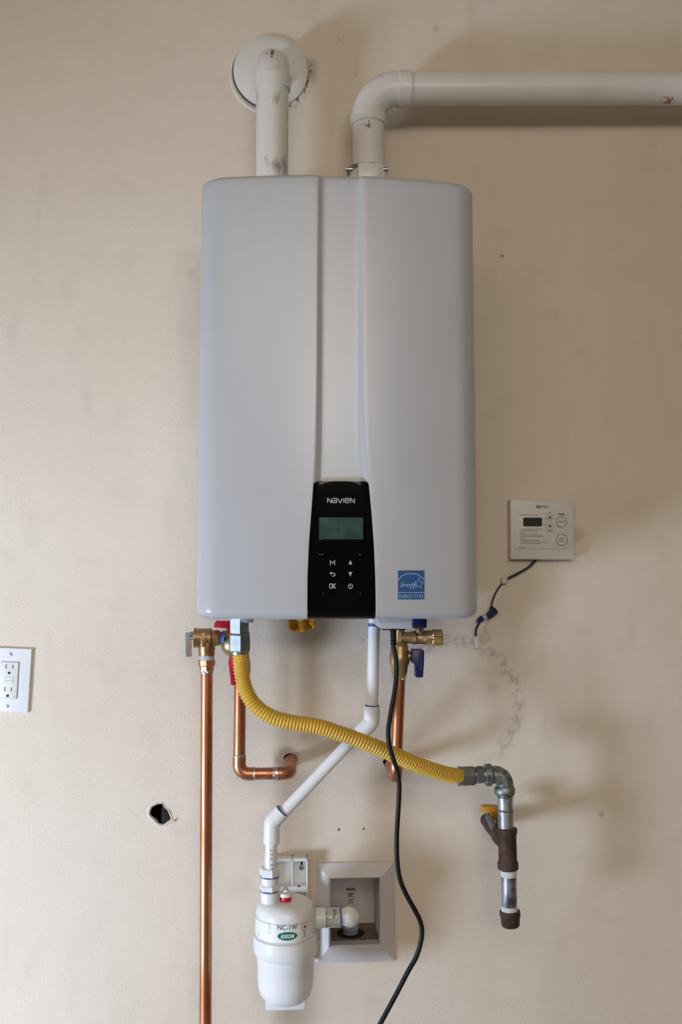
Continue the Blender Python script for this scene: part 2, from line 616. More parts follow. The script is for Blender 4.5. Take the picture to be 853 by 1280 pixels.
hotc = (W(361.5, 967, -0.10).x + .004, W(330, 967, -0.10).z + .004)
coldc = (W(495.5, 955, -0.135).x + .006, W(493, 972, -0.135).z - .004)
holes = [[(bx0, bz0), (bx0, bz1), (bx1, bz1), (bx1, bz0)], poly_px(hole_px), ragged(*hotc, .0122, .22), ragged(*coldc, .0132, .3)]

bm = bmesh.new()
es = []
for loop in [[(X0, 0), (X1, 0), (X1, ZC), (X0, ZC)]] + holes:
    vs = [bm.verts.new((x, 0, z)) for x, z in loop]
    for i in range(len(vs)):
        es.append(bm.edges.new((vs[i], vs[(i + 1) % len(vs)])))
bmesh.ops.triangle_fill(bm, edges=es, use_beauty=True, use_dissolve=False)
wall = struct('wall_back', bm, M['wall'])
if wall.data.polygons[0].normal.y > 0:
    wall.data.flip_normals()
# cut edges of the plasterboard around the holes
bm = bmesh.new()
for loop in holes[1:]:
    a = [bm.verts.new((x, 0.0002, z)) for x, z in loop]
    b_ = [bm.verts.new((x + random.uniform(-.002, .002), 0.013, z + random.uniform(-.002, .002))) for x, z in loop]
    for i in range(len(a)):
        j = (i + 1) % len(a)
        bm.faces.new((a[i], a[j], b_[j], b_[i]))
obj('plasterboard_edge', bm, M['gypsum'], wall, 0)
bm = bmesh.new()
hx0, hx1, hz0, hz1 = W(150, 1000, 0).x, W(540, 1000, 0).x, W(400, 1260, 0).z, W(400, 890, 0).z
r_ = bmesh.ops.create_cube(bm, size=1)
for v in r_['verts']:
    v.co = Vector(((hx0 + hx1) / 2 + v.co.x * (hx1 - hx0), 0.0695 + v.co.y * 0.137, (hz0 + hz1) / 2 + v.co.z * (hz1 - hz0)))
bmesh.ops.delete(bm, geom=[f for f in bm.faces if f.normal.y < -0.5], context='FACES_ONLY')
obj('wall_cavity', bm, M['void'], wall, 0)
# stud seen through the ragged hole
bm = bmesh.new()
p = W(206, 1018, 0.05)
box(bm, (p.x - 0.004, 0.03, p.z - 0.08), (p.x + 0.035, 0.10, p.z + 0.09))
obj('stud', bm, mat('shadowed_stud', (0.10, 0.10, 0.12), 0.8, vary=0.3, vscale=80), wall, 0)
# raised paper torn up round the ragged hole: an uneven lip
bm = bmesh.new()
loop = holes[1]
cx_ = sum(p[0] for p in loop) / len(loop)
cz_ = sum(p[1] for p in loop) / len(loop)
n = len(loop)
inner, mid, outer = [], [], []
for i, (x, z) in enumerate(loop):
    d = Vector((x - cx_, 0, z - cz_)).normalized()
    k = 0.0022 + 0.0035 * random.random()
    inner.append(bm.verts.new((x - d.x * .0012, 0.0015, z - d.z * .0012)))
    mid.append(bm.verts.new((x + d.x * k * .35, -0.0012 - 0.0016 * random.random(), z + d.z * k * .35)))
    outer.append(bm.verts.new((x + d.x * k, -0.0001, z + d.z * k)))
for i in range(n):
    j = (i + 1) % n
    bm.faces.new((inner[i], inner[j], mid[j], mid[i]))
    bm.faces.new((mid[i], mid[j], outer[j], outer[i]))
obj('torn_paper', bm, M['paper'], wall, 60)
bm = bmesh.new()
for (px, py, dx, dy) in ((214, 1026, 5, -3), (186, 1017, 2, 4)):
    a, b_ = W(px, py, -0.001), W(px + dx, py + dy, -0.005)
    c_ = W(px + dx * .2 + 3, py + dy * .2 + 3, -0.003)
    d_ = a + V(0.002, 0.003, -0.001)
    v4 = [bm.verts.new(q) for q in (a, b_, c_, d_)]
    bm.faces.new((v4[0], v4[1], v4[2]))
    bm.faces.new((v4[0], v4[2], v4[3]))
    bm.faces.new((v4[0], v4[3], v4[1]))
    bm.faces.new((v4[1], v4[3], v4[2]))
obj('torn_flap', bm, M['gypsum'], wall, 0)

DIM = mat('dim_brown_boarding', (0.20, 0.165, 0.13), 0.8, vary=0.3, vscale=4)
struct('floor', quad((X0, Y0, 0), (X1, Y0, 0), (X1, 0, 0), (X0, 0, 0)), M['concrete'])
struct('ceiling', quad((X0, 0, ZC), (X1, 0, ZC), (X1, Y0, ZC), (X0, Y0, ZC)), M['ceil'])
struct('wall_right', quad((X1, 0, 0), (X1, Y0, 0), (X1, Y0, ZC), (X1, 0, ZC)), DIM)
struct('wall_front', quad((X1, Y0, 0), (X0, Y0, 0), (X0, Y0, ZC), (X1, Y0, ZC)), DIM)
# left wall; garage door bay cut low and narrow to shape the daylight
GY0, GY1, GZ = -1.52, -0.5, 0.98
struct('wall_left', ([(X0, Y0, 0), (X0, GY0, 0), (X0, GY0, GZ), (X0, GY1, GZ), (X0, GY1, 0), (X0, 0, 0), (X0, 0, ZC), (X0, Y0, ZC), (X0, GY0, ZC), (X0, GY1, ZC)], [],
                    [(0, 1, 2, 8, 7), (2, 3, 9, 8), (4, 5, 6, 9, 3)]), M['room'])

# ------------------------------------------------------------------ water heater
YC, BUL = -0.362, 0.030
ZT, ZB = W(425, 213.5, YC).z, W(425, 775.5, YC).z
YO = -0.30
oxl = (W(253, 235, YO).x, W(246.5, 755, YO).x)
oxr = (W(589.5, 240, YO).x, W(595.5, 755, YO).x)
ZTr, ZBr = W(253, 235, YO).z, W(247, 755, YO).z


def lerp(a, b, t):
    return a + (b - a) * t


def edge_x(z):
    t = (ZTr - z) / (ZTr - ZBr)
    return lerp(oxl[0], oxl[1], t), lerp(oxr[0], oxr[1], t)


GRV = [(205, 397, 455, 7), (450, 395.5, 455.5, 8), (520, 394.3, 456.6, 9), (560, 393.2, 458.5, 10), (601, 391.2, 462.2, 11), (640, 388.2, 466, 11), (680, 385.2, 469, 11), (720, 383.4, 470.8, 11), (790, 383, 471.8, 11)]
GRVW = [(W(425, g[0], YC).z, W(g[1], g[0], YC).x, W(g[2], g[0], YC).x, g[3] * S(YC)) for g in GRV]


def groove(z):
    for a, b in zip(GRVW, GRVW[1:]):
        if z >= b[0] or b is GRVW[-1]:
            t = min(1, max(0, (a[0] - z) / (a[0] - b[0])))
            t = t
            return tuple(lerp(a[k], b[k], t) for k in (1, 2, 3))


RX, RZ, RD = 0.030, 0.013, 0.026


def roll(x, z):
    l, r = edge_x(z)
    rc = 0.024 if z < 1.2 else 0.017
    dz = min(ZT - z, z - ZB)
    ins = 0.0
    if dz < rc:
        ins = rc - math.sqrt(max(0, rc * rc - (rc - dz) ** 2))
    dx = min(x - l - ins, r - ins - x)
    e = 1 - min(1, max(0, dx / RX))
    g = 1 - min(1, max(0, dz / RZ))
    q = min(1.0, math.sqrt(e * e + g * g))
    return RD * (1 - math.sqrt(max(0, 1 - q * q)))


def face_y(x, z):
    """outer surface of the cover without the centre groove"""
    l, r = edge_x(z)
    c = (l + r) / 2
    return YC + BUL * abs((x - c) / (r - c)) ** 1.8 + roll(x, z)


def sstep(t):
    t = min(1, max(0, t))
    return t * t * (3 - 2 * t)


GD = 0.0065


def cover_y(x, z):
    gl, gr, gw = groove(z)
    dep = min(sstep((x - gl) / gw), sstep((gr - x) / gw))
    return face_y(x, z) + GD * max(0.0, dep)


loc0 = V((oxl[1] + oxr[1]) / 2, -0.15, ZB)
heater = thing('water_heater', 'large white wall-mounted tankless water heater with black control panel', 'water heater', loc0)
zs = [ZB + RZ * k for k in (0, .02, .06, .13, .24, .4, .6, .8, 1.0)]
zs += [ZB + 0.018, ZB + 0.024]
N_ = 70
zs += [lerp(ZB + 0.03, ZT - 0.024, k / N_) for k in range(N_ + 1)]
zs += [ZT - RZ * k for k in (1.0, .8, .6, .4, .24, .13, .06, .02, 0)]
zs = sorted(set(round(z, 6) for z in zs))
uL = [0, .004, .012, .025, .045, .07, .10, .14, .19, .25, .4, .55, .7, .82, .92, .97]
bm = bmesh.new()
rows = []
for z in zs:
    l, r = edge_x(z)
    rc = 0.024 if z < 1.2 else 0.017
    dz = min(ZT - z, z - ZB)
    ins = rc - math.sqrt(max(0, rc * rc - (rc - dz) ** 2)) if dz < rc else 0
    l += ins
    r -= ins
    gl, gr, gw = groove(z)
    xs = [lerp(l, gl, u) for u in uL] + [gl] + [gl + gw * k / 6 for k in range(1, 7)]
    xs += [lerp(gl + gw, gr - gw, k / 6) for k in range(1, 6)]
    xs += [gr - gw * k / 6 for k in range(6, 0, -1)] + [gr] + [lerp(r, gr, u) for u in reversed(uL)]
    rows.append([bm.verts.new((x, cover_y(x, z), z)) for x in xs])
for a, b in zip(rows, rows[1:]):
    for k in range(len(a) - 1):
        bm.faces.new((a[k], a[k + 1], b[k + 1], b[k]))
# skirt back towards the wall
loop = rows[0][:] + [r[-1] for r in rows[1:]] + rows[-1][::-1][1:] + [r[0] for r in rows[::-1][1:-1]]
back = [bm.verts.new((v.co.x, -0.05, v.co.z)) for v in loop]
for i in range(len(loop)):
    j = (i + 1) % len(loop)
    bm.faces.new((loop[i], loop[j], back[j], back[i]))
cover = obj('front_cover', bm, M['shell'], heater, 50)

l_, r_x = edge_x(ZB + .3)
bm = bmesh.new()
box(bm, (l_ + 0.012, -0.25, ZB + 0.02), (r_x - 0.012, -0.004, ZT - 0.02), 0.004)
obj('casing', bm, M['shell_dark'], heater)

# black control panel, filling the groove's foot
pz1, pz0 = W(425, 601.5, YC).z, W(425, 775.2, YC).z


def panel_half(z):
    gl, gr, gw = groove(z)
    rc = 0.0085
    d = pz1 - z
    ins = rc - math.sqrt(max(0, rc * rc - (rc - d) ** 2)) if d < rc else 0
    d = z - pz0
    rc = 0.003
    if d < rc:
        ins = rc - math.sqrt(max(0, rc * rc - (rc - d) ** 2))
    return gl + ins, gr - ins


bm = bmesh.new()
rows = []
pzs = [pz0 + k for k in (0, .0006, .0014, .0024, .004, .007, .010, .014, .02)] + [lerp(pz0 + .03, pz1 - .012, k / 24) for k in range(25)] + [pz1 - k for k in (.0085, .006, .004, .0022, .001, .0003, 0)]
for z in pzs:
    l, r = panel_half(z)
    xs = [lerp(l, r, k / 14) for k in range(15)]
    rows.append([bm.verts.new((x, face_y(x, max(z, ZB + .0003)) - 0.0008 + 0.0012 * abs(k - 7) ** 4 / 7 ** 4, z)) for k, x in enumerate(xs)])
for a, b in zip(rows, rows[1:]):
    for k in range(14):
        bm.faces.new((a[k], a[k + 1], b[k + 1], b[k]))
loop = rows[0][:] + [r[-1] for r in rows[1:]] + rows[-1][::-1][1:] + [r[0] for r in rows[::-1][1:-1]]
back = [bm.verts.new((v.co.x, v.co.y + GD + .004, v.co.z)) for v in loop]
for i in range(len(loop)):
    j = (i + 1) % len(loop)
    bm.faces.new((loop[i], loop[j], back[j], back[i]))
panel = obj('control_panel', bm, M['panel'], heater, 50, 'glossy black control panel with green display')


def pface(x, z):
    return face_y(x, z) - 0.0013


def pp(px, py):
    q = W(px, py, YC)
    return q.x, q.z


def cz(x, y, s=5.815):           # crop of the panel -> pixel
    return 360 + x / s, 570 + y / s


# display
a, b_ = pp(*cz(228, 447)), pp(*cz(547, 606))
bm = bmesh.new()
g = [[bm.verts.new((lerp(a[0], b_[0], i / 10), face_y(lerp(a[0], b_[0], i / 10), lerp(b_[1], a[1], k / 4)) - 0.0014, lerp(b_[1], a[1], k / 4))) for i in range(11)] for k in range(5)]
for k in range(4):
    for i in range(10):
        bm.faces.new((g[k][i], g[k][i + 1], g[k + 1][i + 1], g[k + 1][i]))
obj('display_screen', bm, M['screen'], panel, 0, 'dull green display screen')
# brand lettering in its own squared letterforms
bm = bmesh.new()
ax, az = pp(*cz(289, 339))
bx_, bz_ = pp(*cz(484, 309))
lw = 0.00115
cw = (bx_ - ax) / 6.0
h = bz_ - az
glyph = {
    'N': [[(0, 0), (0, 1), (.12, 1), (.78, 0), (.9, 0), (.9, 1)]],
    'a': [[(0.05, 1), (.8, 1), (.9, .85), (.9, 0), (.05, 0), (0, .1), (0, .5), (.9, .5)]],
    'V': [[(0, 1), (.45, 0), (.55, 0), (1.0, 1)]],
    'I': [[(.0, 0), (.0, 1)]],
    'e': [[(.85, 0), (.08, 0), (0, .15), (0, .85), (.08, 1), (.82, 1), (.9, .85), (.9, .5), (0, .5)]],
}
xcur = 0.0
for g, wd in (('N', 1.2), ('a', 1.2), ('V', 1.3), ('I', .38), ('e', 1.2), ('N', .9)):
    for st in glyph[g]:
        ribbon(bm, [(ax + (xcur + u) * (bx_ - ax) / 6.18, az + v * h) for u, v in st], lw, False, lambda x, z: face_y(x, z) - 0.0012)
    xcur += wd
obj('brand_lettering', bm, M['silver_print'], panel, 0, 'silver NAVIEN lettering')
# touch keys: M, up, back, down, OK, power
bm = bmesh.new()
kw = 0.0011


def kstroke(pts, closed=False, wdt=kw):
    ribbon(bm, [pp(*cz(*q)) for q in pts], wdt, closed, lambda x, z: face_y(x, z) - 0.0012)


kstroke([(309, 793), (309, 760), (325, 780), (341, 760), (341, 793)])
flat(bm, [pp(*cz(*q)) for q in ((441, 787), (468, 787), (454, 757))], ymap=lambda x, z: face_y(x, z) - 0.0012)
flat(bm, [pp(*cz(*q)) for q in ((441, 844), (468, 844), (454, 874))], ymap=lambda x, z: face_y(x, z) - 0.0012)
kstroke([(308, 852), (335, 852), (343, 860), (343, 866), (335, 873), (322, 873)])
kstroke([(317, 843), (308, 852), (317, 861)])
kstroke([(307, 930), (319, 930), (324, 936), (324, 954), (319, 961), (307, 961), (304, 954), (304, 936)], True)
kstroke([(331, 928), (331, 962)])
kstroke([(347, 928), (333, 945), (347, 962)])
kstroke([(455 + 15 * math.sin(t), 947 - 15 * math.cos(t)) for t in [0.6 + k * (2 * math.pi - 1.2) / 14 for k in range(15)]])
kstroke([(455, 926), (455, 946)])
obj('key_symbols', bm, M['key_print'], panel, 0, 'grey touch key symbols')
bm = bmesh.new()
kstroke([(228, 608), (250, 606)], wdt=.0006)
kstroke([(535, 604), (549, 598)], wdt=.0007)
kstroke([(226, 718), (258, 714)], wdt=.0008)
kstroke([(515, 711), (536, 718)], wdt=.0008)
kstroke([(250, 1006), (262, 998)], wdt=.0005)
kstroke([(522, 1004), (534, 992)], wdt=.0005)
obj('keypad_seam', bm, M['scuff'], panel, 0)

# energy label on the cover


def elab(x, y):                                     # crop of the label -> pixel -> world (x, z)
    q = W(480 + x / 10.66, 690 + y / 10.66, -0.352)
    return q.x, q.z


bm = bmesh.new()
grid = []
for j in range(9):
    grid.append([])
    for i in range(9):
        x, z = elab(lerp(183, 543, i / 8), lerp(246, 632, j / 8))
        grid[-1].append(bm.verts.new((x, face_y(x, z) - 0.0004, z)))
for j in range(8):
    for i in range(8):
        bm.faces.new((grid[j][i], grid[j][i + 1], grid[j + 1][i + 1], grid[j + 1][i]))
sticker = obj('energy_label', bm, M['blue_lab'], heater, 60, 'square blue efficiency sticker')
bm = bmesh.new()
ym = lambda x, z: face_y(x, z) - 0.0008
ribbon(bm, [elab(*q) for q in spline([V(183, 380, 0), V(215, 340, 0), V(265, 305, 0), V(340, 286, 0), V(400, 287, 0), V(455, 304, 0), V(500, 335, 0), V(543, 375, 0)], 4) for q in [(q.x, q.y)]], 0.0011, False, ym)
ribbon(bm, [elab(183, 539), elab(300, 539), elab(420, 539), elab(543, 539)], 0.0010, False, ym)
star = []
for k in range(10):
    rr = 66 if k % 2 == 0 else 27
    t = -math.pi / 2 + k * math.pi / 5 + 0.06
    star.append(elab(468 + rr * math.cos(t), 420 + rr * 1.12 * math.sin(t)))
ribbon(bm, star, 0.0008, True, ym)
scr = [(205, 462), (228, 455), (250, 425), (250, 408), (236, 410), (226, 440), (235, 462), (258, 455), (272, 430), (276, 455), (284, 432), (296, 430), (296, 455), (312, 452), (324, 430), (316, 428), (312, 450), (326, 455), (342, 436), (346, 452), (354, 430), (368, 428), (378, 412),
       (372, 440), (352, 485), (344, 482), (366, 452), (388, 440), (402, 416), (396, 448), (420, 408), (404, 470), (392, 490), (384, 486), (404, 458), (430, 432)]
ribbon(bm, [elab(q.x, q.y) for q in spline([V(a, b, 0) for a, b in scr], 3)], 0.0007, False, ym)
tx0, tz0 = elab(197, 613)
tx1, tz1 = elab(530, 565)
text_bm('ENERGY STAR', (tx0 + tx1) / 2, (tz0 + tz1) / 2, tx1 - tx0, tz1 - tz0, ymap=ym, bm=bm)
obj('label_print', bm, M['blue_print'], sticker, 0)

# junction box that hangs under the cover, feeding the cord
bm = bmesh.new()
a, b_ = W(472, 770, -0.30), W(515.5, 786, -0.30)
c_ = W(477, 786, -0.30)
prism(bm, [(a.x, ZB + .03), (a.x, W(472, 776, -.3).z), (c_.x, b_.z), (b_.x - .001, b_.z), (b_.x, b_.z + .001), (b_.x, ZB + .03)], -0.30, -0.19, 0.0015)
obj('junction_box', bm, M['shell'], heater, 40)
bm = bmesh.new()
a, b_ = W(478, 786, -0.29), W(508, 788, -0.29)
box(bm, (a.x, -0.285, b_.z), (b_.x, -0.20, a.z + 0.002), .001)
obj('junction_box_cover', bm, M['black'], heater, 40)
# little bracket and screws seen under the cover's lip
bm = bmesh.new()
a, b_ = W(532, 768, -0.26), W(537, 773.6, -0.26)
box(bm, (W(517, 768, -.26).x, -0.262, W(517, 773.5, -.26).z), (W(537, 770, -.26).x, -0.22, ZB + .03), .001)
box(bm, (W(306, 770, -.22).x, -0.24, W(306, 777.5, -.22).z), (W(317, 770, -.22).x, -0.18, ZB + .03), .001)
obj('bottom_bracket', bm, M['shell_dark'], heater, 40)
# vent collars on top (their feet are hidden behind the cover)
YV = -0.095
ztop = ZT - 0.025
COLZ = {}
for px, pt in ((340.5, 240), (461, 212)):
    q = W(px, 214, YV)
    COLZ[px] = W(px, pt, YV).z
    bm = bmesh.new()
    turn(bm, (q.x, YV, ZT - .001), (q.x, YV, COLZ[px]), [(0, .045), (.15, .045), (.16, .0362), (1, .0362)], 28)
    obj('vent_collar', bm, M['plastic'], heater)
q = W(459, 211, YV)
bm = bmesh.new()
za, zb = W(459, 217, YV).z, W(459, 212.3, YV).z
turn(bm, (q.x, YV, za), (q.x, YV, zb), [(0, .0362), (0.02, .0375), (.98, .0375), (1, .0362)], 28)
obj('clamp_band', bm, M['zinc'], heater, label='steel clamp band')
bm = bmesh.new()
for px in (436.5, 481):
    qq = W(px, 212, YV - .02)
    turn(bm, (qq.x - .006, YV - .022, qq.z), (qq.x + .006, YV - .022, qq.z), [(0, .004), (1, .004)], 12)
obj('clamp_screw', bm, M['screw'], heater)
bm = bmesh.new()
a, b_ = W(448, 216, YV - .042), W(474, 204, YV - .042)
box(bm, (a.x, YV - .043, a.z - .01), (b_.x, YV - .030, b_.z), .0015)
obj('collar_tab', bm, M['plastic'], heater)

# ------------------------------------------------------------------ exhaust vent (left)
q0 = W(338.5, 90.5, 0)
ex = thing('exhaust_vent_pipe', 'scuffed white plastic vent pipe with round wall flange, on the left above the heater', 'vent pipe', q0)
px_ = W(340.5, 160, YV).x
zc = W(339, 88, YV * .5).z
rt = 0.0302
bm = bmesh.new()
tube(bm, [(px_, YV, W(340.5, 108, YV).z), (px_, YV, W(340.5, 160, YV).z), (px_, YV, COLZ[340.5] + .0003)], rt, 32)
obj('riser', bm, M['pvc_dirty'], ex)
bm = bmesh.new()
zl = W(340.5, 97, YV).z
pts = fillet([V(px_, -0.002, zc), V(px_, YV, zc), V(px_, YV, zl - .004)], 0.062, 16)
tube(bm, pts, 0.0312, 36)
obj('elbow', bm, M['pvc'], ex)
bm = bmesh.new()
turn(bm, (px_, YV, W(340.5, 97, YV).z), (px_, YV, W(340.5, 113, YV).z), [(0, .0312), (.05, .0343), (.95, .0343), (1, .0330), (1, .0303)], 36)
obj('elbow_socket', bm, M['pvc'], ex)
bm = bmesh.new()
rf = 47.5 * S(0)
turn(bm, q0, q0 + V(0, -0.012, 0), [(0, rf * .99), (.25, rf), (.5, rf * .99), (.8, rf * .90), (1, rf * .75), (1, .02)], 64)
obj('wall_flange', bm, M['pvc'], ex, 40)
bm = bmesh.new()
qq = W(337, 95, 0)
ringp = [(qq.x + (rf * 1.035) * math.cos(t), 0, qq.z + rf * 1.035 * math.sin(t)) for t in [math.pi * 0.80 + k * math.pi * 1.0 / 28 for k in range(29)]]
tube(bm, [V(*p) for p in ringp], [0.0005 + .0028 * math.sin(math.pi * k / 28) for k in range(29)], 8)
obj('caulk_bead', bm, M['pvc'], ex)
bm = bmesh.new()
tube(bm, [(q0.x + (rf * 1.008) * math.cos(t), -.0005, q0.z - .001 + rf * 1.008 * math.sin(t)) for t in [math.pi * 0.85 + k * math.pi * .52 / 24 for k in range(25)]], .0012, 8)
obj('gap_shade_line', bm, M['slot'], ex)  # dark strip standing for the shaded gap between flange and caulk
# chipped dark patch on the elbow's crown
# project the patch on to the elbow's skin
from mathutils.bvhtree import BVHTree
elb = [o for o in ex.children if o.name.startswith('elbow') and 'socket' not in o.name][0]
tree = BVHTree.FromPolygons([v.co + ROOTLOC[ex.name] for v in elb.data.vertices], [p.vertices[:] for p in elb.data.polygons])
bm = bmesh.new()
for (px2, py2, ra, rb) in ((340.5, 65.5, 2.6, 3.6), (333.5, 66.5, 1.2, 1.0), (340, 71, 1.3, 1.0)):
    vv = []
    ok = True
    for k in range(12):
        t = 2 * math.pi * k / 12
        jit = random.uniform(.75, 1.15)
        d = (W(px2 + ra * jit * math.cos(t), py2 + rb * jit * math.sin(t), 0) - CAM).normalized()
        hit = tree.ray_cast(CAM, d)
        if hit[0] is None:
            ok = False
            break
        vv.append(hit[0] - d * 0.0012)
    if ok:
        hc_ = tree.ray_cast(CAM, (W(px2, py2, 0) - CAM).normalized())[0] - d * 0.0012
        cvv = bm.verts.new(hc_)
        vv = [bm.verts.new(v) for v in vv]
        for k in range(12):
            bm.faces.new((cvv, vv[k], vv[(k + 1) % 12]))
if len(bm.faces):
    obj('chipped_patch', bm, M['ink_soft'], ex, 0)

# ------------------------------------------------------------------ intake vent (right)
pv = W(461, 185, YV)
zh = W(600, 111, YV).z
it = thing('intake_vent_pipe', 'white plastic vent pipe that bends right and runs along the top of the wall', 'vent pipe', V(pv.x, YV, W(461, 213, YV).z))
bm = bmesh.new()
tube(bm, [(pv.x, YV, W(461, 150, YV).z), (pv.x, YV, W(461, 180, YV).z), (pv.x, YV, COLZ[461] + .0003)], rt, 32)
obj('riser', bm, M['pvc'], it)
xs_ = W(505, 111, YV).x
zE = W(460, 147, YV).z
xE = W(502, 111, YV).x
zhl = W(505, 111.5, YV).z
zhr = W(853, 110.5, YV).z
bm = bmesh.new()
pts = fillet([V(pv.x, YV, zE - .004), V(pv.x, YV, zhl), V(xE + .004, YV, zhl)], 0.057, 18)
tube(bm, pts, 0.0318, 36)
obj('elbow', bm, M['pvc'], it)
bm = bmesh.new()
turn(bm, (pv.x, YV, W(460, 143, YV).z), (pv.x, YV, W(460, 157, YV).z), [(0, .0318), (.08, .0338), (.92, .0338), (1, .0325), (1, .0303)], 36)
turn(bm, (W(497, 111, YV).x, YV, zhl), (W(514, 111, YV).x, YV, zhl), [(0, .0318), (.06, .0340), (.93, .0340), (1, .0325), (1, .0303)], 36)
obj('elbow_socket', bm, M['pvc'], it)
bm = bmesh.new()
x1 = W(853, 110, YV).x
zfar = zhl + (zhr - zhl) * 1.5
tube(bm, [(W(502, 111, YV).x, YV, zhl), (x1, YV, zhr), (x1 + (x1 - xE) * .5, YV, zfar)], rt, 32)
obj('horizontal_run', bm, M['pvc'], it)
zprint = W(839, 119, YV - .03).z
bm = text_bm('7 360', W(839.5, 119, YV - .03).x, zprint, 15 * S(YV - .03), 4.0 * S(YV - .03), italic=.2, bold=.02,
             ymap=lambda x, z: YV - math.sqrt(max(0, (rt + .0003) ** 2 - (z - lerp(zhl, zhr, (x - xE) / (x1 - xE))) ** 2)))
obj('pipe_print', bm, M['red_ink'], it, 0, 'red printed characters')
bm = bmesh.new()
for pl in (((461.5, 160), (460, 156.5), (462, 153.5), (461, 150)), ((455, 155.5), (459, 156.2), (464, 156.8))):
    ribbon(bm, [(W(x, y, YV - .034).x, W(x, y, YV - .034).z) for x, y in pl], .0011, y=YV - .0345)
obj('ink_mark', bm, M['ink'], it, 0)

# ------------------------------------------------------------------ wall controller
ta, tb = W(637.5, 624, -0.02), W(718.7, 699.5, -0.02)
ctl = thing('wall_controller', 'small square off-white wall controller with dark display beside the heater', 'controller', V((ta.x + tb.x) / 2, 0, tb.z))
bm = bmesh.new()
x0, x1, z0, z1 = ta.x, tb.x, tb.z, ta.z
box(bm, (x0 + .001, -0.018, z0 + .001), (x1 - .001, 0.0, z1 - .001), 0.0012)
obj('back_plate', bm, M['ctrl'], ctl)
bm = bmesh.new()
rot2 = Matrix.Translation(V((x0 + x1) / 2, 0, (z0 + z1) / 2)) @ Matrix.Rotation(R(1.0), 4, 'Y') @ Matrix.Translation(V(-(x0 + x1) / 2, 0, -(z0 + z1) / 2))
box(bm, (x0, -0.0225, z0), (x1, -0.004, z1), 0.003, 3)
obj('front_cover', bm, M['ctrl'], ctl)
YF = -0.0227


def ct(x, y):                                       # crop of the controller face -> world (x, z)
    q = W(645 + x / 11.373, 625 + y / 11.373, YF)
    return q.x, q.z


bm = bmesh.new()
a, b_ = ct(105, 250), ct(375, 375)
box(bm, (a[0], YF - .0004, b_[1]), (b_[0], YF + .001, a[1]), 0.0018)
obj('display_screen', bm, M['lcd'], ctl, 0, 'small dark display')
for (x, y, rr, nm) in ((485, 240, 49, 'arrow_button'), (485, 378, 49, 'arrow_button'), (650, 310, 77, 'power_button'), (653, 566, 79, 'lock_button')):
    p = ct(x, y)
    bm = bmesh.new()
    rr = rr / 11.373 * S(YF)
    turn(bm, (p[0], YF + .001, p[1]), (p[0], YF - .0012, p[1]), [(0, rr), (.75, rr), (1, rr * .94)], 32)
    btn = obj(nm, bm, M['ctrl'], ctl, 40)
    bm = bmesh.new()
    ribbon(bm, disc_pts(p[0], p[1], rr * 1.0, n=36), .0009 if rr > .008 else .0005, True, y=YF - .00125)
    yb = YF - .00135
    if nm == 'arrow_button':
        s = 1 if y < 300 else -1
        flat(bm, [ct(x - 24, y + 22 * s), ct(x + 24, y + 22 * s), ct(x, y - 24 * s)], yb)
    elif nm == 'power_button':
        text_bm('ON/OFF', *ct(650, 310), 105 / 11.373 * S(YF), 26 / 11.373 * S(YF), yb, bm=bm, bold=.02)
        flat(bm, disc_pts(*ct(650, 262), .0011, n=10), yb)
    else:
        text_bm('SAFETY', *ct(653, 548), 104 / 11.373 * S(YF), 26 / 11.373 * S(YF), yb, bm=bm, bold=.02)
        text_bm('LOCK', *ct(653, 586), 84 / 11.373 * S(YF), 26 / 11.373 * S(YF), yb, bm=bm, bold=.02)
    obj('button_print', bm, M['ink'], btn, 0)
bm = bmesh.new()
k_ = S(YF) / 11.373
yf = YF - .0002
text_bm('NORITZ', *ct(413, 96), 122 * k_, 24 * k_, yf, bm=bm, bold=.03)
ribbon(bm, [ct(298, 82), ct(340, 82), ct(346, 96), ct(340, 112), ct(298, 112), ct(296, 96)], 9 * k_, True, y=yf)
ribbon(bm, [ct(330, 90), ct(314, 90), ct(310, 97), ct(314, 104), ct(330, 104)], 6 * k_, y=yf)
text_bm('POWER', *ct(650, 203), 105 * k_, 24 * k_, yf, bm=bm, bold=.04)
text_bm('UP', *ct(485, 178), 30 * k_, 17 * k_, yf, bm=bm)
text_bm('DOWN', *ct(487, 442), 78 * k_, 18 * k_, yf, bm=bm, bold=.02)
text_bm('WATER TEMPERATURE', *ct(182, 214), 262 * k_, 18 * k_, yf, bm=bm)
obj('lettering', bm, M['ink'], ctl, 0)
bm = bmesh.new()
for (xa, xb, yy) in ((66, 372, 417), (66, 318, 442), (46, 145, 472), (68, 372, 496), (68, 398, 520), (68, 128, 548), (68, 342, 570), (68, 440, 594), (68, 360, 618), (48, 152, 672)):
    x = xa
    while x < xb:
        wd = random.uniform(14, 42)
        ribbon(bm, [ct(x, yy), ct(min(x + wd, xb), yy)], 9 * k_, y=yf)
        x += wd + 5
ribbon(bm, [ct(-10, 695), ct(775, 689)], 4 * k_, y=yf)
ribbon(bm, [ct(-10, 695), ct(-10, 300)], 2 * k_, y=yf)
ribbon(bm, [ct(385, 272), ct(415, 268), ct(438, 255)], 7 * k_, y=yf)
ribbon(bm, [ct(385, 340), ct(420, 346), ct(438, 362)], 7 * k_, y=yf)
obj('fine_print', bm, M['ink_soft'], ctl, 0)

# ------------------------------------------------------------------ controller cable


def c6(x, y):
    return 570 + x / 4.74, 600 + y / 4.74


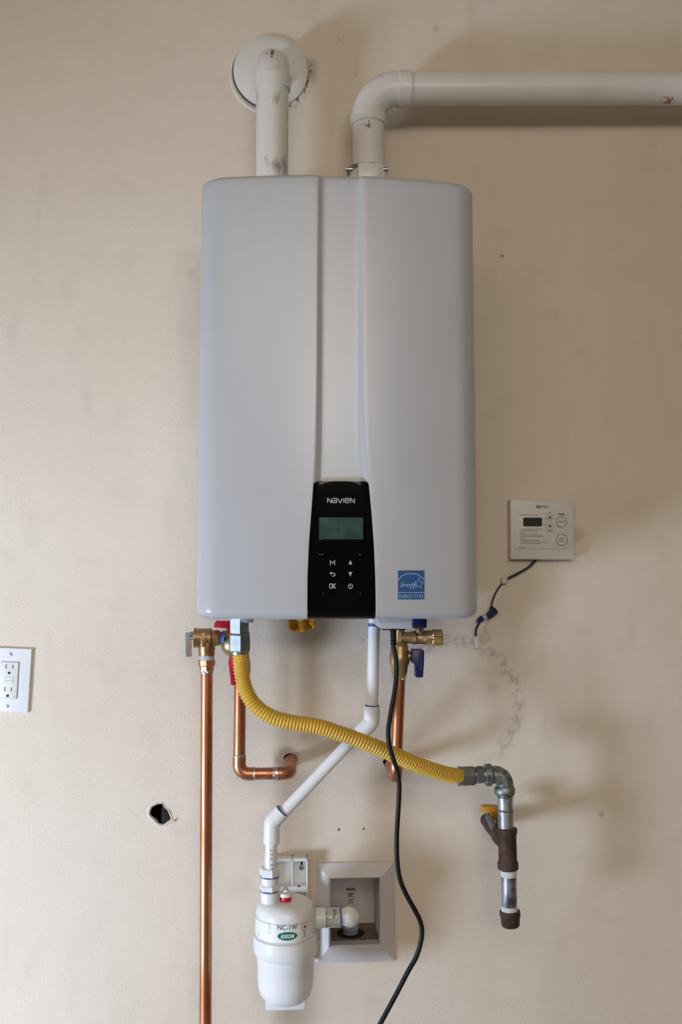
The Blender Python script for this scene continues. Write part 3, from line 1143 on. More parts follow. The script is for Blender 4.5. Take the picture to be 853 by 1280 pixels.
cab = thing('controller_cable', 'thin dark blue cable with tape wraps hanging from the wall controller', 'cable', W(*c6(468, 478), -0.006))
pts = [W(*c6(a, b), y) for a, b, y in ((474, 470, -.004), (468, 482, -.006), (445, 505, -.008), (420, 525, -.008), (360, 558, -.009), (300, 590, -.009), (270, 620, -.009), (245, 655, -.009), (228, 690, -.010), (215, 730, -.012), (208, 770, -.013))]
bm = bmesh.new()
tube(bm, spline(pts, 6), [.0027 if i < 34 else .0019 for i in range(len(spline(pts, 6)))], 10)
obj('wire', bm, M['wire'], cab)
bm = bmesh.new()
pts = [W(*c6(a, b), y) for a, b, y in ((138, 845, -.013), (124, 870, -.012), (117, 893, -.011), (117, 922, -.010), (119, 935, -.010))]
tube(bm, spline(pts, 6), .0013, 8)
tube(bm, [p + V(.0022, 0, 0) for p in spline(pts, 6)], .0011, 8)
obj('wire', bm, M['wire'], cab)
bm = bmesh.new()
turn(bm, W(*c6(240, 766), -.014), W(*c6(186, 812), -.014), [(0, .004), (.1, .0085), (.5, .0078), (1, .0062)], 9)
turn(bm, W(*c6(214, 745), -.014), W(*c6(212, 790), -.014), [(0, .0025), (.4, .005), (1, .0065)], 8)
turn(bm, W(*c6(160, 815), -.014), W(*c6(128, 842), -.014), [(0, .0055), (.5, .0062), (1, .0035)], 9)
obj('tape_wrap', bm, M['blue_wrap'], cab, 20)
bm = bmesh.new()
turn(bm, W(*c6(188, 802), -.014), W(*c6(158, 820), -.014), [(0, .0045), (.5, .0062), (1, .0045)], 10)
obj('clear_tape', bm, M['clear'], cab, 20)
bm = bmesh.new()
p = W(*c6(287, 597), -.008)
box(bm, p + V(-.006, -.006, -.006), p + V(.006, .006, .006), .0025, 2)
obj('cable_clip', bm, mat('translucent_clip', (0.62, 0.54, 0.44), 0.4, vary=.1), cab)
bm = bmesh.new()
a, b_ = W(*c6(116, 926), -.010), W(*c6(127, 994), -.010)
t_ = (b_ - a).normalized()
mm = Matrix.Translation(a) @ t_.to_track_quat('Z', 'Y').to_matrix().to_4x4()
box(bm, (-.0042, -.0035, 0), (.0042, .0035, (b_ - a).length), .0008, 1, M=mm)
obj('connector', bm, M['plastic'], cab, label='white plug connector')

# ------------------------------------------------------------------ electrical outlet
oc = W(12.5, 849.5, 0)
out = thing('electrical_outlet', 'white electrical outlet on the wall at the left edge', 'outlet', oc)
s0 = S(0)
ro = Matrix.Translation(oc) @ Matrix.Rotation(R(2.6), 4, 'Y')


def outlet_part(nm, bm, m, parent=out, smooth=35, label=None):
    bm.transform(ro)
    return obj(nm, bm, m, parent, smooth, label)


hw_, hh_ = 25.0 * s0, 38.7 * s0
bm = bmesh.new()
prism(bm, [(-hw_, -hh_), (hw_, -hh_), (hw_, hh_), (-hw_, hh_)], -0.0068, 0.0, 0.0035)
plate = outlet_part('wall_plate', bm, M['outlet'])
bm = bmesh.new()
box(bm, (-.01700, -.0072, -.0345), (.01700, -.004, .0345), .0004, 1)
outlet_part('receptacle_gap', bm, M['slot'])
bm = bmesh.new()
box(bm, (-.0164, -.0092, -.0339), (.0164, -.004, .0339), .0008, 2)
rec = outlet_part('receptacle', bm, M['recept'])
bm = bmesh.new()
for zc_ in (.0255, -.0170):
    box(bm, (-.0070, -.00935, zc_ - .0042), (-.0052, -.009, zc_ + .0042))
    box(bm, (.0052, -.00935, zc_ - .0034), (.0070, -.009, zc_ + .0034))
    turn(bm, (0, -.009, zc_ - .0120), (0, -.00935, zc_ - .0120), [(0, .0027), (1, .0027)], 14)
turn(bm, (.0126, -.009, -.0300), (.0126, -.00935, -.0300), [(0, .0009), (1, .0009)], 8)
outlet_part('contact_slots', bm, M['slot'], rec, 0)
for zz in (.0036, -.0026):
    bm = bmesh.new()
    box(bm, (-.0085, -.0102, zz - .0026), (.0085, -.009, zz + .0026), .0006, 1)
    outlet_part('test_button', bm, M['recept'], rec)
for zz in (.0485, -.0485):
    bm = bmesh.new()
    turn(bm, (0, -.0066, zz), (0, -.0079, zz), [(0, .0030), (.6, .0030), (1, .0020)], 16)
    box(bm, (-.0024, -.0081, zz - .0003), (.0024, -.0077, zz + .0003))
    outlet_part('screw', bm, M['screw'])

# ------------------------------------------------------------------ relief valve with its copper drop pipe


def c7(x, y):
    return 225 + x / 8.979, 770 + y / 8.979


YR = -0.11
sr = S(YR)


def Q(x, y, yy=YR):
    return W(*c7(x, y), yy)


rv = thing('relief_valve', 'bronze pressure relief valve with steel test lever left of the gas fitting', 'valve', Q(300, 290))
kx = sr / 8.979
zm = Q(260, 245).z
bm = bmesh.new()
turn(bm, (Q(152, 245).x, YR, zm), (Q(365, 245).x, YR, zm), [(0, 95 * kx), (.06, 112 * kx), (.12, 112 * kx), (.2, 106 * kx), (.8, 104 * kx), (.95, 98 * kx), (1, 80 * kx)], 28)
turn(bm, (Q(302, 245).x, YR, Q(0, 300).z), (Q(302, 245).x, YR, Q(0, 445).z), [(0, 92 * kx), (.5, 95 * kx), (.62, 90 * kx), (1, 90 * kx)], 28)
turn(bm, (Q(330, 245).x, YR, zm), (Q(352, 245).x, YR, zm), [(0, 100 * kx), (.2, 112 * kx), (.8, 112 * kx), (1, 95 * kx)], 28)
body = obj('valve_body', bm, M['bronze'], rv)
bm = bmesh.new()
p = Q(268, 265, YR - .0130)
box(bm, (p.x - 28 * kx, YR - 118 * kx, p.z - 78 * kx), (p.x + 28 * kx, YR - 85 * kx, p.z + 78 * kx), .0012, 2)
obj('cast_rib', bm, M['bronze'], rv)
bm = bmesh.new()
hexnut(bm, (Q(345, 250).x, YR, zm), (Q(450, 250).x, YR, zm), 97 * kx, R(30), .14)
obj('union_nut', bm, M['bronze'], rv, 25)
bm = bmesh.new()
turn(bm, (Q(440, 250).x, YR, zm), (Q(500, 250).x, YR, zm), [(0, 66 * kx), (1, 66 * kx)], 20)
obj('thread_tape', bm, M['blue_tape'], rv)
bm = bmesh.new()
a, b_ = Q(104, 190, YR - .012), Q(104, 450, YR - .012)
mm = Matrix.Translation(Q(106, 320)) @ Matrix.Rotation(R(-2), 4, 'Y') @ Matrix.Rotation(R(-58), 4, 'Z')
hl = 135 * kx
poly = [(-.0008, -hl), (.0008, -hl), (.0012, hl * .8), (.0006, hl), (-.0006, hl), (-.0012, hl * .8)]
box(bm, (-.0010, -.0085, -hl), (.0010, .0050, hl), .0009, 2, M=mm)
lev = obj('test_lever', bm, M['lever'], rv, label='bright steel test lever')
bm = bmesh.new()
turn(bm, (Q(120, 195).x, YR, Q(0, 200).z), (Q(160, 195).x, YR, Q(0, 200).z), [(0, .004), (1, .004)], 10)
turn(bm, (Q(110, 245).x, YR, zm), (Q(160, 245).x, YR, zm), [(0, .003), (1, .005)], 10)
obj('lever_pin', bm, M['screw'], rv)
bm = bmesh.new()
pz = mm @ V(-.0012, -.003, -hl * .62)
turn(bm, pz + V(-.0004, 0, 0), pz + V(.0004, -.0006, 0), [(0, .0018), (1, .0018)], 10)
pz = mm @ V(-.0012, -.003, hl * .35)
turn(bm, pz + V(-.0004, 0, 0), pz + V(.0004, -.0006, 0), [(0, .0016), (1, .0016)], 10)
obj('lever_hole', bm, M['slot'], lev)

rp = thing('relief_drop_pipe', 'long straight copper pipe running down from the relief valve', 'pipe', Q(302, 700))
xm = Q(302, 480).x
bm = bmesh.new()
turn(bm, (xm, YR, Q(0, 442).z), (xm, YR, Q(0, 500).z), [(0, 80 * kx), (.1, 84 * kx), (.9, 82 * kx), (1, 74 * kx)], 24)
obj('thread_tape', bm, M['teflon_blue'], rp)
bm = bmesh.new()
turn(bm, (xm, YR, Q(0, 494).z), (xm, YR, Q(0, 640).z), [(0, 92 * kx), (.42, 92 * kx), (.5, 80 * kx), (.9, 76 * kx), (1, 72 * kx)], 8)
obj('adapter', bm, M['copper'], rp, 20)
bm = bmesh.new()
turn(bm, (xm, YR, Q(0, 612).z), (xm, YR, Q(0, 652).z), [(0, 72 * kx), (.3, 76 * kx), (.8, 73 * kx), (1, 66 * kx)], 24)
p = Q(300, 545, YR - 90 * kx)
turn(bm, p + V(0, .002, 0), p + V(0, -.0012, 0), [(0, .0028), (1, .0015)], 10)
obj('solder_joint', bm, M['solder'], rp)
bm = bmesh.new()
xb = W(257, 1280, YR).x
tube(bm, [(xm, YR, Q(0, 630).z), (xb, YR, W(257, 1280, YR).z), (xb - (xm - xb) * .3, YR, 0.30)], 7.45 * sr, 28)
obj('copper_run', bm, M['copper'], rp)

# ------------------------------------------------------------------ hot outlet valve (behind the gas fitting) and hot copper pipe
YH = -0.10
sh = S(YH)


def H(px, py, yy=YH):
    return W(px, py, yy)


hv = thing('hot_water_valve', 'brass shutoff valve with red handles behind the silver gas fitting', 'valve', H(301, 850))
xh = H(300.5, 840).x
bm = bmesh.new()
turn(bm, (xh, YH, ZB - .0005), (xh, YH, H(0, 854).z), [(0, .013), (.25, .013), (.3, .017), (.52, .018), (.6, .0155), (.75, .0185), (.88, .0185), (.93, .0155), (1, .0150)], 24)
turn(bm, (H(277, 798).x, YH, zm), (xh, YH, zm), [(0, .012), (.4, .014), (1, .014)], 20)
p = H(290, 805)
bmesh.ops.create_uvsphere(bm, u_segments=20, v_segments=12, radius=.0235, matrix=Matrix.Translation(V(p.x + .003, YH, p.z)))
obj('valve_body', bm, M['brass_dull'], hv)
# upper red handle: a flat arm, end down-turned
bm = bmesh.new()
yh = YH - .035
prism(bm, [(W(*c7(x, y), yh).x, W(*c7(x, y), yh).z) for x, y in ((380, 130), (385, 85), (402, 58), (556, 58), (575, 130), (575, 205), (545, 205), (540, 142), (520, 132))], yh, yh + .014, .0015)
bm2 = bm
obj('red_handle', bm, M['red'], hv, 40, 'upper red handle')
bm = bmesh.new()
turn(bm, (W(*c7(560, 150), yh).x, yh + .013, W(*c7(560, 150), yh).z), (W(*c7(560, 150), yh).x, YH, W(*c7(560, 150), yh).z), [(0, .006), (1, .008)], 14)
p2 = W(*c7(590, 500), yh)
turn(bm, (p2.x, yh + .013, p2.z), (p2.x, YH, p2.z), [(0, .006), (1, .009)], 14)
obj('handle_stem', bm, M['brass_dull'], hv)
bm = bmesh.new()
prism(bm, [(W(*c7(x, y), yh).x, W(*c7(x, y), yh).z) for x, y in ((540, 520), (552, 480), (585, 465), (640, 465), (650, 560), (645, 640), (625, 775), (612, 782), (570, 776), (566, 620), (548, 570))], yh, yh + .014, .0015)
obj('red_handle', bm, M['red'], hv, 40, 'lower red handle')

hp = thing('hot_water_pipe', 'copper pipe that drops from the hot valve and turns into the wall', 'pipe', H(300, 967))
r34 = 7.4 * sh
x1_ = H(299.5, 900).x
zc_ = H(330, 967).z
xe = H(361.5, 967).x
bm = bmesh.new()
tube(bm, [(xh, YH, H(0, 850).z), (x1_, YH, H(0, 952).z)], r34, 26)
tube(bm, [(H(318, 967).x, YH, zc_), (H(352, 967).x, YH, zc_)], r34, 26)
obj('copper_run', bm, M['copper'], hp)
bm = bmesh.new()
tube(bm, fillet([V(x1_, YH, H(0, 948).z), V(x1_, YH, zc_), V(H(322.5, 0).x, YH, zc_)], .017, 12), r34 * 1.09, 26)
obj('elbow', bm, M['copper'], hp)
bm = bmesh.new()
tube(bm, fillet([V(H(346, 0).x, YH, zc_), V(xe + .002, YH, zc_), V(xe + .004, 0.02, zc_ + .004)], .020, 12), r34 * 1.09, 26)
obj('elbow', bm, M['copper'], hp)
bm = bmesh.new()
for a, b_ in (((x1_, YH, H(0, 946.5).z), (x1_, YH, H(0, 949.5).z)), ((H(321, 0).x, YH, zc_), (H(324, 0).x, YH, zc_)), ((H(345, 0).x, YH, zc_), (H(351, 0).x, YH, zc_))):
    turn(bm, a, b_, [(0, r34 * 1.02), (.4, r34 * 1.12), (1, r34 * 1.10)], 26)
obj('solder_joint', bm, M['solder'], hp)

# ------------------------------------------------------------------ flexible gas connector
YG = -0.215
gc = thing('gas_connector', 'yellow corrugated flexible gas hose sweeping under the heater', 'gas hose', W(300, 817, YG))
hc = [(300.2, 812, -.215), (300.6, 822, -.215), (302.6, 843, -.216), (307.5, 863, -.217), (318, 880.5, -.218), (334, 893, -.219), (352, 900, -.220), (375, 904.5, -.220), (400, 908.5, -.219), (430, 918.5, -.216), (460, 929.5, -.210), (490, 942, -.20), (517, 954, -.185), (545, 964, -.165), (562, 968.5, -.15), (576, 970, -.142)]
path = resample(spline([W(*p) for p in hc], 10), 0.0009333)
L = 0.0
rad = []
Ltot = 0.0009333 * (len(path) - 1)
for i in range(len(path)):
    s = i * 0.0009333
    amp = 1.0
    endd = min(s, Ltot - s)
    if endd < 0.012:
        amp = max(0, (endd - .004) / .008)
    rad.append(0.0127 + amp * (0.0011 * math.cos(2 * math.pi * s / 0.0056)) * 1.0)
bm = bmesh.new()
tube(bm, path, rad, 24)
obj('corrugated_hose', bm, M['hose'], gc, 80)
xg = W(299.3, 800, YG).x
ug = S(YG)
bm = bmesh.new()
hexnut(bm, (xg, YG, W(0 + 299, 815.5, YG).z), (xg, YG, W(299, 791.5, YG).z), 13.6 * ug, R(8), .10)
turn(bm, (xg, YG, W(299, 817.5, YG).z), (xg, YG, W(299, 811, YG).z), [(0, 10.5 * ug), (.5, 11.2 * ug), (1, 11.2 * ug)], 24)
obj('flare_nut', bm, M['zinc'], gc, 25)
bm = bmesh.new()
hexnut(bm, (xg, YG, W(299, 792, YG).z), (xg, YG, ZB - .0005), 13.0 * ug, R(5), .06)
obj('hex_adapter', bm, M['zinc'], gc, 25)
YE = -0.135


def c1(x, y):
    return 540 + x / 4.92, 920 + y / 4.92


def E(x, y, yy=YE):
    return W(*c1(x, y), yy)


ue = S(YE)
ax0 = E(160, 246)
ax1 = E(325, 236)
bm = bmesh.new()
aa, bb = E(168, 247), E(264, 243)
hexnut(bm, aa, bb, 13.2 * ue, R(20), .1)
turn(bm, E(160, 247), E(176, 247), [(0, 11.2 * ue), (.3, 12.2 * ue), (1, 12.2 * ue)], 24)
obj('flare_nut', bm, M['zinc'], gc, 25)
bm = bmesh.new()
hexnut(bm, E(270, 240), E(316, 238), 11.6 * ue, R(10), .1)
turn(bm, E(258, 240), E(335, 237), [(0, 8.8 * ue), (1, 8.8 * ue)], 20)
obj('hex_adapter', bm, M['zinc'], gc, 25)

# ------------------------------------------------------------------ iron gas pipe with drip leg
gp = thing('gas_drip_leg', 'galvanised gas pipe with rusty tee and capped drip leg under the hose end', 'gas pipe', E(482, 1175))
cen = E(452, 238)
cor = V(E(450, 238).x, YE, E(450, 237).z)
bm = bmesh.new()
cb = E(449, 345)
pts = fillet([V(E(345, 234).x, YE, cor.z), cor, V(cb.x, YE, cb.z)], 12.5 * ue, 14)
tube(bm, pts, 10.9 * ue, 28)
turn(bm, (E(325, 0).x, YE, cor.z), (E(371, 0).x, YE, cor.z), [(0, 12.4 * ue), (.1, 13.6 * ue), (.75, 13.6 * ue), (1, 11 * ue)], 28)
turn(bm, (E(448, 310).x, YE, E(0, 312).z), (E(449, 360).x, YE, E(0, 364).z), [(0, 11 * ue), (.25, 13 * ue), (.9, 13 * ue), (1, 12 * ue)], 28)
obj('elbow', bm, M['galv'], gp, 45)
bm = bmesh.new()
tube(bm, [E(451, 350), E(453, 450), E(456, 590)], 9.5 * ue, 26)
obj('nipple', bm, M['galv_pipe'], gp)
bm = bmesh.new()
turn(bm, E(451.8, 362), E(452.2, 376), [(0, 10.2 * ue), (.5, 10.4 * ue), (1, 9.7 * ue)], 20)
turn(bm, E(453, 446), E(453.2, 462), [(0, 9.55 * ue), (.5, 10 * ue), (1, 9.55 * ue)], 20)
obj('nipple_thread', bm, M['galv'], gp)
bm = bmesh.new()
ta_, tb_ = E(463, 562), E(470, 822)
turn(bm, ta_, tb_, [(0, 10.5 * ue), (.02, 12.4 * ue), (.12, 12.6 * ue), (.17, 11.3 * ue), (.78, 11.5 * ue), (.83, 13.0 * ue), (.97, 13.0 * ue), (1, 11 * ue)], 28)
tm = E(462, 655)
turn(bm, tm, tm + V(-.004, .058, .002), [(0, 11 * ue), (.3, 11 * ue), (.4, 11.8 * ue), (.7, 11.8 * ue), (1, 10 * ue)], 28)
obj('tee', bm, M['iron'], gp, 45)
bm = bmesh.new()
tube(bm, [E(473, 815), E(478, 1090)], 9.6 * ue, 26)
obj('drip_nipple', bm, M['galv_pipe'], gp)
bm = bmesh.new()
turn(bm, E(472.5, 818), E(474, 862), [(0, 9.9 * ue), (.6, 10.1 * ue), (1, 9.7 * ue)], 24)
turn(bm, E(477, 1045), E(478.5, 1100), [(0, 9.75 * ue), (.3, 10.1 * ue), (1, 10.1 * ue)], 24)
obj('thread_tape', bm, M['teflon'], gp)
bm = bmesh.new()
turn(bm, E(481, 1072), E(485, 1172), [(0, 10.5 * ue), (.02, 12.6 * ue), (.30, 13.0 * ue), (.42, 11.9 * ue), (.9, 11.4 * ue), (1, 9.6 * ue)], 28)
obj('pipe_cap', bm, M['iron'], gp, 45)

gv = thing('gas_shutoff_valve', 'iron gas shutoff valve with orange handle between wall and rusty tee', 'valve', tm + V(-.004, .13, .003))
v0 = tm + V(-.004, .058, .002)
bm = bmesh.new()
v1 = V(v0.x - .004, 0.004, v0.z + .003)
turn(bm, v0, v1, [(0, .011), (.1, .014), (.25, .014), (.6, .014), (.75, .0125), (1, .0125)], 20)
obj('valve_body', bm, M['iron'], gv, 40)
# slanting iron lug with a bolt
bm = bmesh.new()
yl = -0.085
a, b_ = E(352, 498, yl), E(398, 600, yl)
d = (b_ - a)
nr = V(-d.z, 0, d.x).normalized() * (3.9 * ue)
prism(bm, [((a + nr).x, (a + nr).z), ((b_ + nr).x, (b_ + nr).z), ((b_ - nr).x, (b_ - nr).z), ((a - nr).x, (a - nr).z), ((a - d.normalized() * .005).x, (a - d.normalized() * .005).z)], yl - .004, yl + .012, .001)
obj('valve_lug', bm, M['galv'], gv, 30)
bm = bmesh.new()
for (x, y) in ((350, 505), (388, 600)):
    p = E(x, y, yl - .004)
    turn(bm, p + V(0, .004, 0), p + V(0, -.003, 0), [(0, .0042), (.6, .0042), (1, .003)], 6)
obj('valve_bolt', bm, M['zinc'], gv, 20)
bm = bmesh.new()
yo = -0.078
prism(bm, [(E(x, y, yo).x, E(x, y, yo).z) for x, y in ((316, 440), (345, 436), (430, 440), (440, 520), (378, 516), (375, 478), (316, 472))], yo, yo + .022, .001)
hnd = obj('orange_handle', bm, M['orange'], gv, 40)
bm = bmesh.new()
p = E(408, 500, yo + .012)
turn(bm, (p.x, yo + .012, p.z), (p.x, yo + .012, v0.z), [(0, .006), (1, .008)], 14)
obj('handle_stem', bm, M['brass_dull'], gv)

# ------------------------------------------------------------------ cold inlet valve and cold copper pipe


def c8(x, y):
    return 430 + x / 5.12, 750 + y / 5.12


YCV = -0.135


def K(x, y, yy=YCV):
    return W(*c8(x, y), yy)


uk = S(YCV) / 5.12
cv = thing('cold_water_valve', 'brass inlet valve with dark blue handles behind the black cord', 'valve', K(350, 505))
xc = K(357, 400).x
bm = bmesh.new()
turn(bm, (xc, YCV, ZB - .0005), (xc, YCV, K(0, 505).z), [(0, 32 * uk), (.22, 34 * uk), (.42, 36 * uk), (.46, 45 * uk), (.52, 58 * uk), (.6, 58 * uk), (.63, 64 * uk), (.77, 64 * uk), (.80, 55 * uk), (.9, 50 * uk), (.96, 46 * uk), (1, 42 * uk)], 28)
zb_ = K(0, 243).z
turn(bm, (xc, YCV, zb_), (K(565, 0).x, YCV, zb_), [(0, 34 * uk), (.40, 40 * uk), (.46, 45 * uk), (.50, 41 * uk), (.72, 41 * uk), (.75, 46 * uk), (1, 46 * uk)], 28)
turn(bm, (xc, YCV, K(0, 362).z), (K(445, 0).x, YCV, K(0, 362).z), [(0, 36 * uk), (.7, 34 * uk), (.8, 24 * uk), (1, 24 * uk)], 20)
turn(bm, (K(485, 0).x, YCV, K(0, 225).z), (K(485, 0).x, YCV, K(0, 172).z), [(0, 34 * uk), (.6, 30 * uk), (1, 20 * uk)], 20)
obj('valve_body', bm, M['brass'], cv, 40)
bm = bmesh.new()
nk = 40
zc2 = zb_
prev = None
for s, r in ((0, 46), (.08, 50), (.9, 50), (1, 46)):
    ring = []
    for k in range(nk):
        rr = (r + (2.2 if k % 2 else -1.0)) * uk
        t = 2 * math.pi * k / nk
        ring.append(bm.verts.new((lerp(K(562, 0).x, K(628, 0).x, s), YCV + rr * math.cos(t), zc2 + rr * math.sin(t))))
    if prev:
        for k in range(nk):
            bm.faces.new((prev[k], prev[(k + 1) % nk], ring[(k + 1) % nk], ring[k]))
    else:
        bm.faces.new(ring[::-1])
    prev = ring
bm.faces.new(prev)
obj('drain_cap', bm, M['brass'], cv, 20)
bm = bmesh.new()
yb_ = YCV - .012
prism(bm, [(K(x, y, yb_).x, K(x, y, yb_).z) for x, y in ((436, 335), (440, 318), (505, 318), (516, 325), (514, 400), (509, 490), (503, 497), (466, 497), (461, 490), (461, 408), (437, 402))], yb_, yb_ + .024, .0015)
lo_h = obj('blue_handle', bm, M['blue'], cv, 40, 'lower blue handle')
yt = yb_ - .0003
bm = bmesh.new()
for k in range(6):
    p, q = K(492, 382 + 13 * k, yt), K(500, 382 + 13 * k, yt)
    ribbon(bm, [(p.x, p.z), (q.x, q.z)], 8 * uk, y=yt)
obj('tag_print', bm, mat('dim_blue_print', (.06, .09, .20), .5, vary=.2, vscale=300), lo_h, 0)
bm = bmesh.new()
prism(bm, [(K(x, y, yb_).x, K(x, y, yb_).z) for x, y in ((441, 178), (440, 122), (446, 112), (520, 112), (527, 125), (526, 176), (500, 180), (495, 160), (470, 160), (465, 180))], yb_ - .01, yb_ + .024, .0015)
obj('blue_handle', bm, M['blue'], cv, 40, 'upper blue handle')

cp = thing('cold_water_pipe', 'copper pipe from the cold valve that bends into the wall behind the hose', 'pipe', K(330, 1115))
YCP = YCV
xb_ = W(496.5, 945, -0.10).x
pts = [V(xc, YCV, K(0, 495).z), V(xc, YCV, K(0, 520).z), V(W(495.5, 950, YCV).x, YCV, W(495, 965, YCV).z)]
rk = 38 * uk
bm = bmesh.new()
zcp = W(493, 972, YCV).z
xcp = W(495.5, 955, YCV).x
tube(bm, [V(xc, YCV, K(0, 495).z), V(xcp, YCV, zcp + .03)], rk, 26)
obj('copper_run', bm, M['copper'], cp)
bm = bmesh.new()
tube(bm, fillet([V(xcp, YCV, zcp + .035), V(xcp, YCV, zcp), V(xcp + .006, 0.02, zcp - .004)], .022, 12), rk * 1.09, 26)
obj('elbow', bm, M['copper'], cp)
bm = bmesh.new()
turn(bm, (xc, YCV, K(0, 498).z), (xc, YCV, K(0, 512).z), [(0, rk * 1.14), (.5, rk * 1.12), (1, rk * 1.0)], 24)
p = K(376, 506, YCV - rk)
turn(bm, p + V(0, .006, 0), p + V(0, -.002, 0), [(0, .003), (1, .002)], 10)
obj('solder_joint', bm, M['solder'], cp)

# ------------------------------------------------------------------ condensate drain pipe
YD = -0.15
ud = S(YD)


def D(px, py, yy=YD):
    return W(px, py, yy)


dp = thing('condensate_pipe', 'thin white plastic drain pipe zigzagging from heater to neutralizer', 'pipe', D(338, 1088))
bm = bmesh.new()
tube(bm, [V(D(468, 0).x, YD, ZB - .0005), D(468, 785), D(465.3, 890)], 7.4 * ud, 22)
tube(bm, [D(447.5, 917.5), D(352.5, 1017.5)], 7.4 * ud, 22)
tube(bm, [D(339.5, 1045), D(338.6, 1088)], 7.5 * ud, 22)
obj('straight_run', bm, M['pvc_bright'], dp)
bm = bmesh.new()
k1 = D(464.8, 902.5)
tube(bm, fillet([D(465.2, 882.5), k1, D(449, 917.5)], .012, 6), 10.0 * ud, 24)
obj('elbow', bm, M['pvc_bright'], dp)
bm = bmesh.new()
k2 = D(340.2, 1028)
tube(bm, fillet([D(352.5, 1014.5), k2, D(339.6, 1054)], .012, 6), 10.0 * ud, 24)
obj('elbow', bm, M['pvc_bright'], dp)
bm = bmesh.new()
for a, b_, r in (((468, 779), (468, 783), 7.8), ((465.3, 881), (465.25, 883.3), 8.8), ((354, 1013), (352, 1015), 8.9), ((450, 916), (448, 918.5), 8.8)):
    turn(bm, D(*a), D(*b_), [(0, r * ud), (1, r * ud)], 22)
obj('primer_ring', bm, M['blue_glue'], dp)
bm = text_bm('1/2 in x 10 ft', 0, 0, 30 * ud, 4.6 * ud, 0, bold=.01)
pa, pb = D(340.5, 1056), D(340.0, 1086)
for v in bm.verts:
    a, b_ = v.co.x, v.co.z
    c = pa.lerp(pb, a / (30 * ud) + .5)
    ang = b_ / (7.55 * ud) + .15
    v.co = V(D(339.2, 1070).x + 7.62 * ud * math.sin(ang), YD - 7.62 * ud * math.cos(ang), c.z)
obj('pipe_print', bm, M['ink_soft'], dp, 0, 'dark size printing along the pipe')

# ------------------------------------------------------------------ neutralizer
YN = -0.135
un = S(YN)
nx = W(357.5, 1150, YN).x


def nz(py):
    return W(357.5, py, YN).z


ne = thing('condensate_neutralizer', 'white cylindrical condensate neutralizer with printed label on a wall bracket', 'filter', V(nx, YN, nz(1258)))


def lathe_z(bm, prof, seg=48, x=nx, y=YN):
    """prof = [(radius m, z)]"""
    prev = None
    for r, z in prof:
        ring = [bm.verts.new((x, y, z))] if r < 1e-6 else [bm.verts.new((x + r * math.cos(2 * math.pi * k / seg), y + r * math.sin(2 * math.pi * k / seg), z)) for k in range(seg)]
        if prev is not None:
            for k in range(seg):
                j = (k + 1) % seg
                if len(prev) == 1:
                    bm.faces.new((prev[0], ring[k], ring[j]))
                elif len(ring) == 1:
                    bm.faces.new((prev[k], prev[j], ring[0]))
                else:
                    bm.faces.new((prev[k], prev[j], ring[j], ring[k]))
        prev = ring
    return bm


RN = 37.0 * un
bm = bmesh.new()
lathe_z(bm, [(0, nz(1123)), (RN * .55, nz(1123.6)), (RN * .74, nz(1125)), (RN * .88, nz(1128)), (RN * .965, nz(1133)), (RN * .998, nz(1139.5)), (RN, nz(1141)), (RN, nz(1166)),
             (RN * 1.065, nz(1167.5)), (RN * 1.07, nz(1180)), (RN * 1.06, nz(1186)), (RN * .985, nz(1191)), (0, nz(1191))])
obj('cap', bm, M['plastic'], ne, 50)
bm = bmesh.new()
lathe_z(bm, [(RN * .95, nz(1188)), (RN * .945, nz(1201)), (RN * .93, nz(1202)), (RN * .925, nz(1222)), (RN * .90, nz(1232)), (RN * .82, nz(1241)), (RN * .68, nz(1247)), (RN * .4, nz(1251)), (0, nz(1252))])
obj('cup', bm, M['pvc_bright'], ne, 50)
bm = bmesh.new()
a = 24.0 * un
box(bm, (nx - a, YN - a * .75, nz(1255)), (nx + a, YN + a * .8, nz(1228)), .003, 2)
obj('foot', bm, M['plastic'], ne)
# wrapped label
RL = RN + .0004
zl1, zl0 = nz(1142.5), nz(1165)
bm = bmesh.new()
A0, A1 = R(-100), R(60)
prev = None
for k in range(41):
    t = lerp(A0, A1, k / 40)
    pr = [bm.verts.new((nx + RL * math.sin(t), YN - RL * math.cos(t), z)) for z in (zl1, zl0)]
    if prev:
        bm.faces.new((prev[0], pr[0], pr[1], prev[1]))
    prev = pr
lab = obj('label', bm, M['label'], ne, 60)


def wrap(bm, rr=RL + .0003):
    """bend flat (x = arc length, z) artwork round the cap"""
    for v in bm.verts:
        t = v.co.x / RL
        v.co = V(nx + rr * math.sin(t), YN - rr * math.cos(t), v.co.z)
    return bm


def lp(px, py):
    """pixel of the photograph on the front of the label -> (arc length, z)"""
    x = W(px, py, YN - RN * .9).x - nx
    t = math.asin(max(-1, min(1, x / RL)))
    q = W(px, py, YN - RL * math.cos(t))
    x = q.x - nx
    t = math.asin(max(-1, min(1, x / RL)))
    return t * RL, q.z


def c3(x, y):
    return 310 + x / 8.53, 1060 + y / 8.53


a, b_ = lp(*c3(318, 845)), lp(*c3(528, 845))
cx2, cz2 = lp(*c3(424, 848))
bm = wrap(text_bm('NC-1W', (a[0] + b_[0]) / 2, cz2, b_[0] - a[0], 48 / 8.53 * un * 1.05, 0, bold=.012))
obj('lettering', bm, M['ink'], lab, 0, 'NC-1W lettering')
ec = lp(*c3(422, 942))
e0, e1 = lp(*c3(316, 942)), lp(*c3(526, 942))
bm = bmesh.new()
ep = disc_pts((e0[0] + e1[0]) / 2, ec[1], (e1[0] - e0[0]) / 2, 40 / 8.53 * un * 1.05, 40)
cv_ = bm.verts.new(((e0[0] + e1[0]) / 2, 0, ec[1]))
